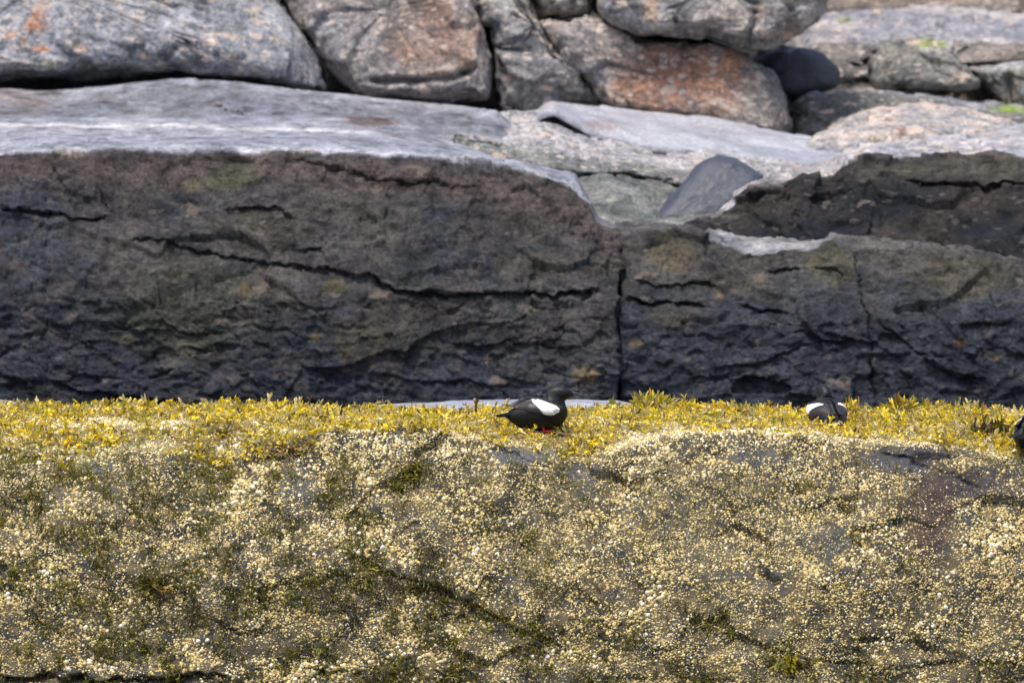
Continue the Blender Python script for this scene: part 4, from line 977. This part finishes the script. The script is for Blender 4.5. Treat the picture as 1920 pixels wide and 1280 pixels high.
def guillemot(label, loc, heading, scale=1.0, wide=1.0, tilt=0.0, head_turn=0.0, patch_k=1.0):
    root = link('bird', None, None, label, 'bird', 'black seabirds with white wing patches')
    root.location = loc; root.rotation_euler = (0, tilt, heading); root.scale = (scale,) * 3
    def ht(P):      # turn of the head about the neck axis
        P = P.copy()
        if head_turn:
            c = np.array([bp(1040, 400)[0], 0])
            k = smooth(bp(0, 470)[1], bp(0, 380)[1], P[:, 2]) * smooth(bp(900, 0)[0], bp(960, 0)[0], P[:, 0])
            a = head_turn * k
            x = P[:, 0] - c[0]; y = P[:, 1]
            P[:, 0] = c[0] + x * np.cos(a) - y * np.sin(a); P[:, 1] = x * np.sin(a) + y * np.cos(a)
        return P
    rows = cr([[*bp(*t), *bp(*b), w_ * ZS * (wide if i < 9 else 1 + (wide - 1) * .0)] for i, (t, b, w_) in enumerate(RINGS)], 6)
    nr = 36; V = []
    a = np.arange(nr) * 2 * np.pi / nr
    for tx, tz, bx, bz, w_ in rows:
        c = np.array([(tx + bx) / 2, (tz + bz) / 2]); ax = np.array([(tx - bx) / 2, (tz - bz) / 2])
        sy = np.sign(np.sin(a)) * np.abs(np.sin(a)) ** .9
        V.append(np.stack([c[0] + ax[0] * np.cos(a), sy * w_, c[1] + ax[1] * np.cos(a)], -1))
    V = np.concatenate(V); nR = len(rows)
    caps = [V[:nr].mean(0), V[-nr:].mean(0)]
    F = grid_faces(nR, nr, True)
    i0, i1 = len(V), len(V) + 1; j = np.arange(nr)
    tr = np.concatenate([np.stack([np.full(nr, i0), (j + 1) % nr, j], -1), np.stack([np.full(nr, i1), (nR - 1) * nr + j, (nR - 1) * nr + (j + 1) % nr], -1)])
    V = np.vstack([V, caps])
    V[:, 1] += .0009 * pnoise(V * 60, 5) ; V[:, 2] += .0009 * pnoise(V * 70 + 3, 6)
    link('body', make_mesh('bird_body', ht(V), [F[:, ::-1], tr[:, ::-1]], None, True, [M_blk]), root)
    # bill: upper and lower halves
    for nm, top, bot, w0 in (('upper_bill', [(1238, 326), (1290, 336), (1335, 350), (1366, 366), (1370, 374)], [(1238, 356), (1290, 358), (1335, 365), (1360, 372), (1370, 375)], 17),
                             ('lower_bill', [(1230, 357), (1290, 359), (1330, 366), (1355, 371)], [(1230, 382), (1285, 380), (1330, 374), (1355, 373)], 14)):
        T = cr([bp(*q) for q in top], 3); B = cr([bp(*q) for q in bot], 3); n = len(T); V = []
        for k in range(n):
            c = (T[k] + B[k]) / 2; ax = (T[k] - B[k]) / 2; w_ = w0 * ZS * (1 - k / (n - 1)) ** .7 + .0004
            aa = np.arange(10) * 2 * np.pi / 10
            V.append(np.stack([c[0] + ax[0] * np.cos(aa), w_ * np.sin(aa), c[1] + ax[1] * np.cos(aa)], -1))
        V = np.concatenate(V)
        link(nm, make_mesh(nm, ht(V), [grid_faces(n, 10, True)[:, ::-1], np.arange(10)[None, ::-1], (n - 1) * 10 + np.arange(10)[None]], None, True, [M_bill]), root)
    for s in (-1, 1):
        c = np.array([bp(1118, 322)[0], s * 68 * ZS, bp(0, 322)[1]])
        th, phh = np.meshgrid(np.linspace(0, np.pi, 8), np.arange(12) * 2 * np.pi / 12, indexing='ij')
        V = c + .0034 * np.stack([np.sin(th) * np.cos(phh), np.sin(th) * np.sin(phh) * .6, np.cos(th)], -1).reshape(-1, 3)
        link('eye', make_mesh('eye', ht(V), [grid_faces(8, 12, True)], None, True, [M_eye]), root)
        # folded wing: shell between an upper and a lower edge line
        up = cr([bp(*q) for q in ((1125, 500), (1040, 458), (930, 420), (820, 398), (720, 390), (640, 400), (560, 445), (500, 474), (462, 488))], 6)
        dn = cr([bp(*q) for q in ((1130, 550), (1070, 592), (980, 606), (900, 598), (800, 588), (700, 565), (610, 535), (530, 512), (458, 494))], 6)
        n, mm = len(up), 16
        th = np.linspace(0, 1, mm)
        G = up[:, None] * (1 - th)[None, :, None] + dn[:, None] * th[None, :, None]
        yy = body_width(G.reshape(-1, 2), wide).reshape(n, mm)
        u = np.linspace(0, 1, n)[:, None]
        puff = (.0075 * np.sin(np.pi * np.clip(th, 0, 1)) ** .6)[None] * (1 - .4 * u) + .0015
        y = (yy + puff) * (1 - smooth(.55, 1, u)) + (.010 + .012 * th[None]) * smooth(.55, 1, u)
        y -= .006 * smooth(.0, .12, .12 - u)
        lap = .0012 * np.abs(((th * 5) % 1) - 1)[None] * smooth(.35, .7, u)           # overlapping feather edges
        V = np.stack([G[..., 0], s * (y + lap), G[..., 1]], -1).reshape(-1, 3)
        inn = V.copy(); inn[:, 1] -= s * .004
        F = grid_faces(n, mm)
        rim = np.concatenate([np.arange(mm), np.arange(1, n) * mm + mm - 1, (n - 1) * mm + np.arange(mm - 2, -1, -1), np.arange(n - 2, 0, -1) * mm])
        r2 = np.roll(rim, -1); nv = len(V)
        side = np.stack([rim, r2, r2 + nv, rim + nv], -1)
        if s > 0: fl = [F, F[:, ::-1] + nv, side[:, ::-1]]
        else: fl = [F[:, ::-1], F + nv, side]
        wing = link('wing', make_mesh('wing', np.vstack([V, inn]), fl, None, True, [M_flt]), root)
        # black shoulder feathers over the wing root, white patch on the coverts
        def patch(nm, pu, pl, mat, outw, th_=.003):
            if nm == 'wing_patch' and patch_k < 1: pu = [(870 + (a - 870) * patch_k, 515 + (b - 515) * patch_k) for a, b in pu]; pl = [(870 + (a - 870) * patch_k, 515 + (b - 515) * patch_k) for a, b in pl]
            U = cr([bp(*q) for q in pu], 5); L = cr([bp(*q) for q in pl], 5); n = len(U); mm = 10
            tt_ = np.linspace(0, 1, mm)
            G = U[:, None] * (1 - tt_)[None, :, None] + L[:, None] * tt_[None, :, None]
            yb = body_width(G.reshape(-1, 2), wide).reshape(n, mm)
            # relative height inside the wing gives the same puff as the wing itself
            upz = np.interp(G[..., 0], up[::-1, 0], up[::-1, 1]); dnz = np.interp(G[..., 0], dn[::-1, 0], dn[::-1, 1])
            q = np.clip((upz - G[..., 1]) / (upz - dnz + 1e-6), 0, 1)
            uu = np.interp(G[..., 0], up[::-1, 0], np.linspace(0, 1, len(up))[::-1])
            y = (yb + (.0075 * np.sin(np.pi * q) ** .6) * (1 - .4 * uu) + .0015)
            y = y * (1 - smooth(.55, 1, uu)) + (.010 + .012 * q) * smooth(.55, 1, uu)
            y -= .006 * smooth(.0, .12, .12 - uu)
            ed = np.minimum(np.minimum(np.arange(n), np.arange(n)[::-1])[:, None] / 3, np.minimum(np.arange(mm), np.arange(mm)[::-1])[None] / 2)
            y += outw * np.clip(ed, 0.15, 1)
            V = np.stack([G[..., 0], s * y, G[..., 1]], -1).reshape(-1, 3)
            inn = V.copy(); inn[:, 1] -= s * th_
            F = grid_faces(n, mm)
            rim = np.concatenate([np.arange(mm), np.arange(1, n) * mm + mm - 1, (n - 1) * mm + np.arange(mm - 2, -1, -1), np.arange(n - 2, 0, -1) * mm])
            r2 = np.roll(rim, -1); nv = len(V); side = np.stack([rim, r2, r2 + nv, rim + nv], -1)
            fl = [F, F[:, ::-1] + nv, side[:, ::-1]] if s > 0 else [F[:, ::-1], F + nv, side]
            o = link(nm, make_mesh(nm, np.vstack([V, inn]), fl, None, True, [mat]), wing); o['label'] = {'wing_patch': 'bright white oval patch on the folded wing', 'scapulars': 'black shoulder feathers above the white patch'}[nm]
            return o
        patch('wing_patch', ((732, 412), (780, 410), (830, 414), (900, 432), (960, 454), (1020, 476), (1070, 500), (1096, 524)),
              ((734, 416), (775, 458), (822, 505), (868, 556), (905, 590), (985, 600), (1050, 590), (1094, 548)), M_wht, .0026)
        patch('scapulars', ((640, 396), (720, 384), (820, 390), (920, 408), (1020, 452)), ((650, 402), (722, 408), (826, 410), (925, 432), (1022, 468)), M_blk, .0034)
        # leg and webbed foot
        lx = bp(905, 0)[0]; ly = s * .026
        V = []; F = []
        segs_ = [((lx - .004, .012), .006, .006), ((lx - .004, .0), .0035, .004), ((lx - .002, -.012), .0035, .0035)]
        for (x, z), rx, ry in segs_:
            aa = np.arange(10) * 2 * np.pi / 10
            V.append(np.stack([x + rx * np.cos(aa), ly + ry * np.sin(aa), np.full(10, z + .004)], -1))
        V = np.concatenate(V)
        leg = link('leg', make_mesh('leg', V, [grid_faces(3, 10, True), np.arange(20, 30)[None]], None, True, [M_red]), root)
        heel = np.array([lx - .006, ly, -.004]); tips = [heel + np.array([.034 * math.cos(R(q)), .034 * math.sin(R(q)), -.003]) for q in (-32, 0, 30)]
        V = [heel + (0, 0, .004)]; top = []
        for k in range(9):
            q = k / 4; i = min(int(q), 1); f = q - i
            pnt = tips[i] * (1 - f) + tips[i + 1] * f
            pnt = heel + (pnt - heel) * (1 - .16 * math.sin(math.pi * f))
            top.append(pnt + np.array([0, 0, .0035 if k % 4 == 0 else .0005]))
        V = np.array(V + top); Vb = V.copy(); Vb[:, 2] -= .0028
        F = np.array([[0, k, k + 1] for k in range(1, 9)]); nv = len(V)
        sd_ = np.array([[k, k + 1, k + 1 + nv, k + nv] for k in range(1, 9)] + [[9, 0, nv, 9 + nv], [0, 1, 1 + nv, nv]])
        link('foot', make_mesh('foot', np.vstack([V, Vb]), [F, F[:, ::-1] + nv, sd_], None, False, [M_red]), leg)
    # tail: overlapping feathers
    Vs, Fs = [], []; off = 0
    for k in range(9):
        q = (k - 4) / 4
        b0 = np.array([bp(500, 0)[0], q * .012 * wide, bp(0, 585)[1] - .002 * abs(q) + .0006 * k])
        tipp = np.array([bp(296 + 60 * abs(q), 0)[0], q * .018 * wide, bp(0, 622)[1] - .004 * abs(q) + .0005 * k])
        d = tipp - b0; sd2 = np.array([0, 1, 0])
        st = []
        for u, w_ in ((0, .006), (.35, .0075), (.7, .0075), (.92, .005), (1, .0012)):
            c = b0 + d * u
            st += [c - sd2 * w_, c + sd2 * w_ + np.array([0, 0, .0006])]
        st = np.array(st); sb = st - np.array([0, 0, .0014])
        F = np.array([[2 * i, 2 * i + 1, 2 * i + 3, 2 * i + 2] for i in range(4)])
        Vs.append(np.vstack([st, sb]))
        rim = np.array([0, 2, 4, 6, 8, 9, 7, 5, 3, 1]); r2 = np.roll(rim, -1)
        Fs += [F[:, ::-1] + off, F + 10 + off, np.stack([rim, r2, r2 + 10, rim + 10], -1) + off]; off += 20
    link('tail', make_mesh('tail', np.concatenate(Vs), Fs, None, False, [M_blk]), root)
    return root

def stand(px_, py_, dz=0.0):
    b, _ = surf(px_, py_)
    return (b[0], b[1], b[2] + dz)
B1 = guillemot('black seabird in profile facing right, bill and red feet showing, on the weed', stand(1012, 807, .003), 0.0)
B2 = guillemot('black seabird seen from behind, white patch on both wings, half sunk in weed', stand(1550, 797, -.024), R(103), 1.05, 1.26, -.12, R(5), .82)
B3 = guillemot('black seabird cut off by the right picture edge, only its dark rear showing', stand(1937, 836, -.010), R(62), 1.05, 1.1)
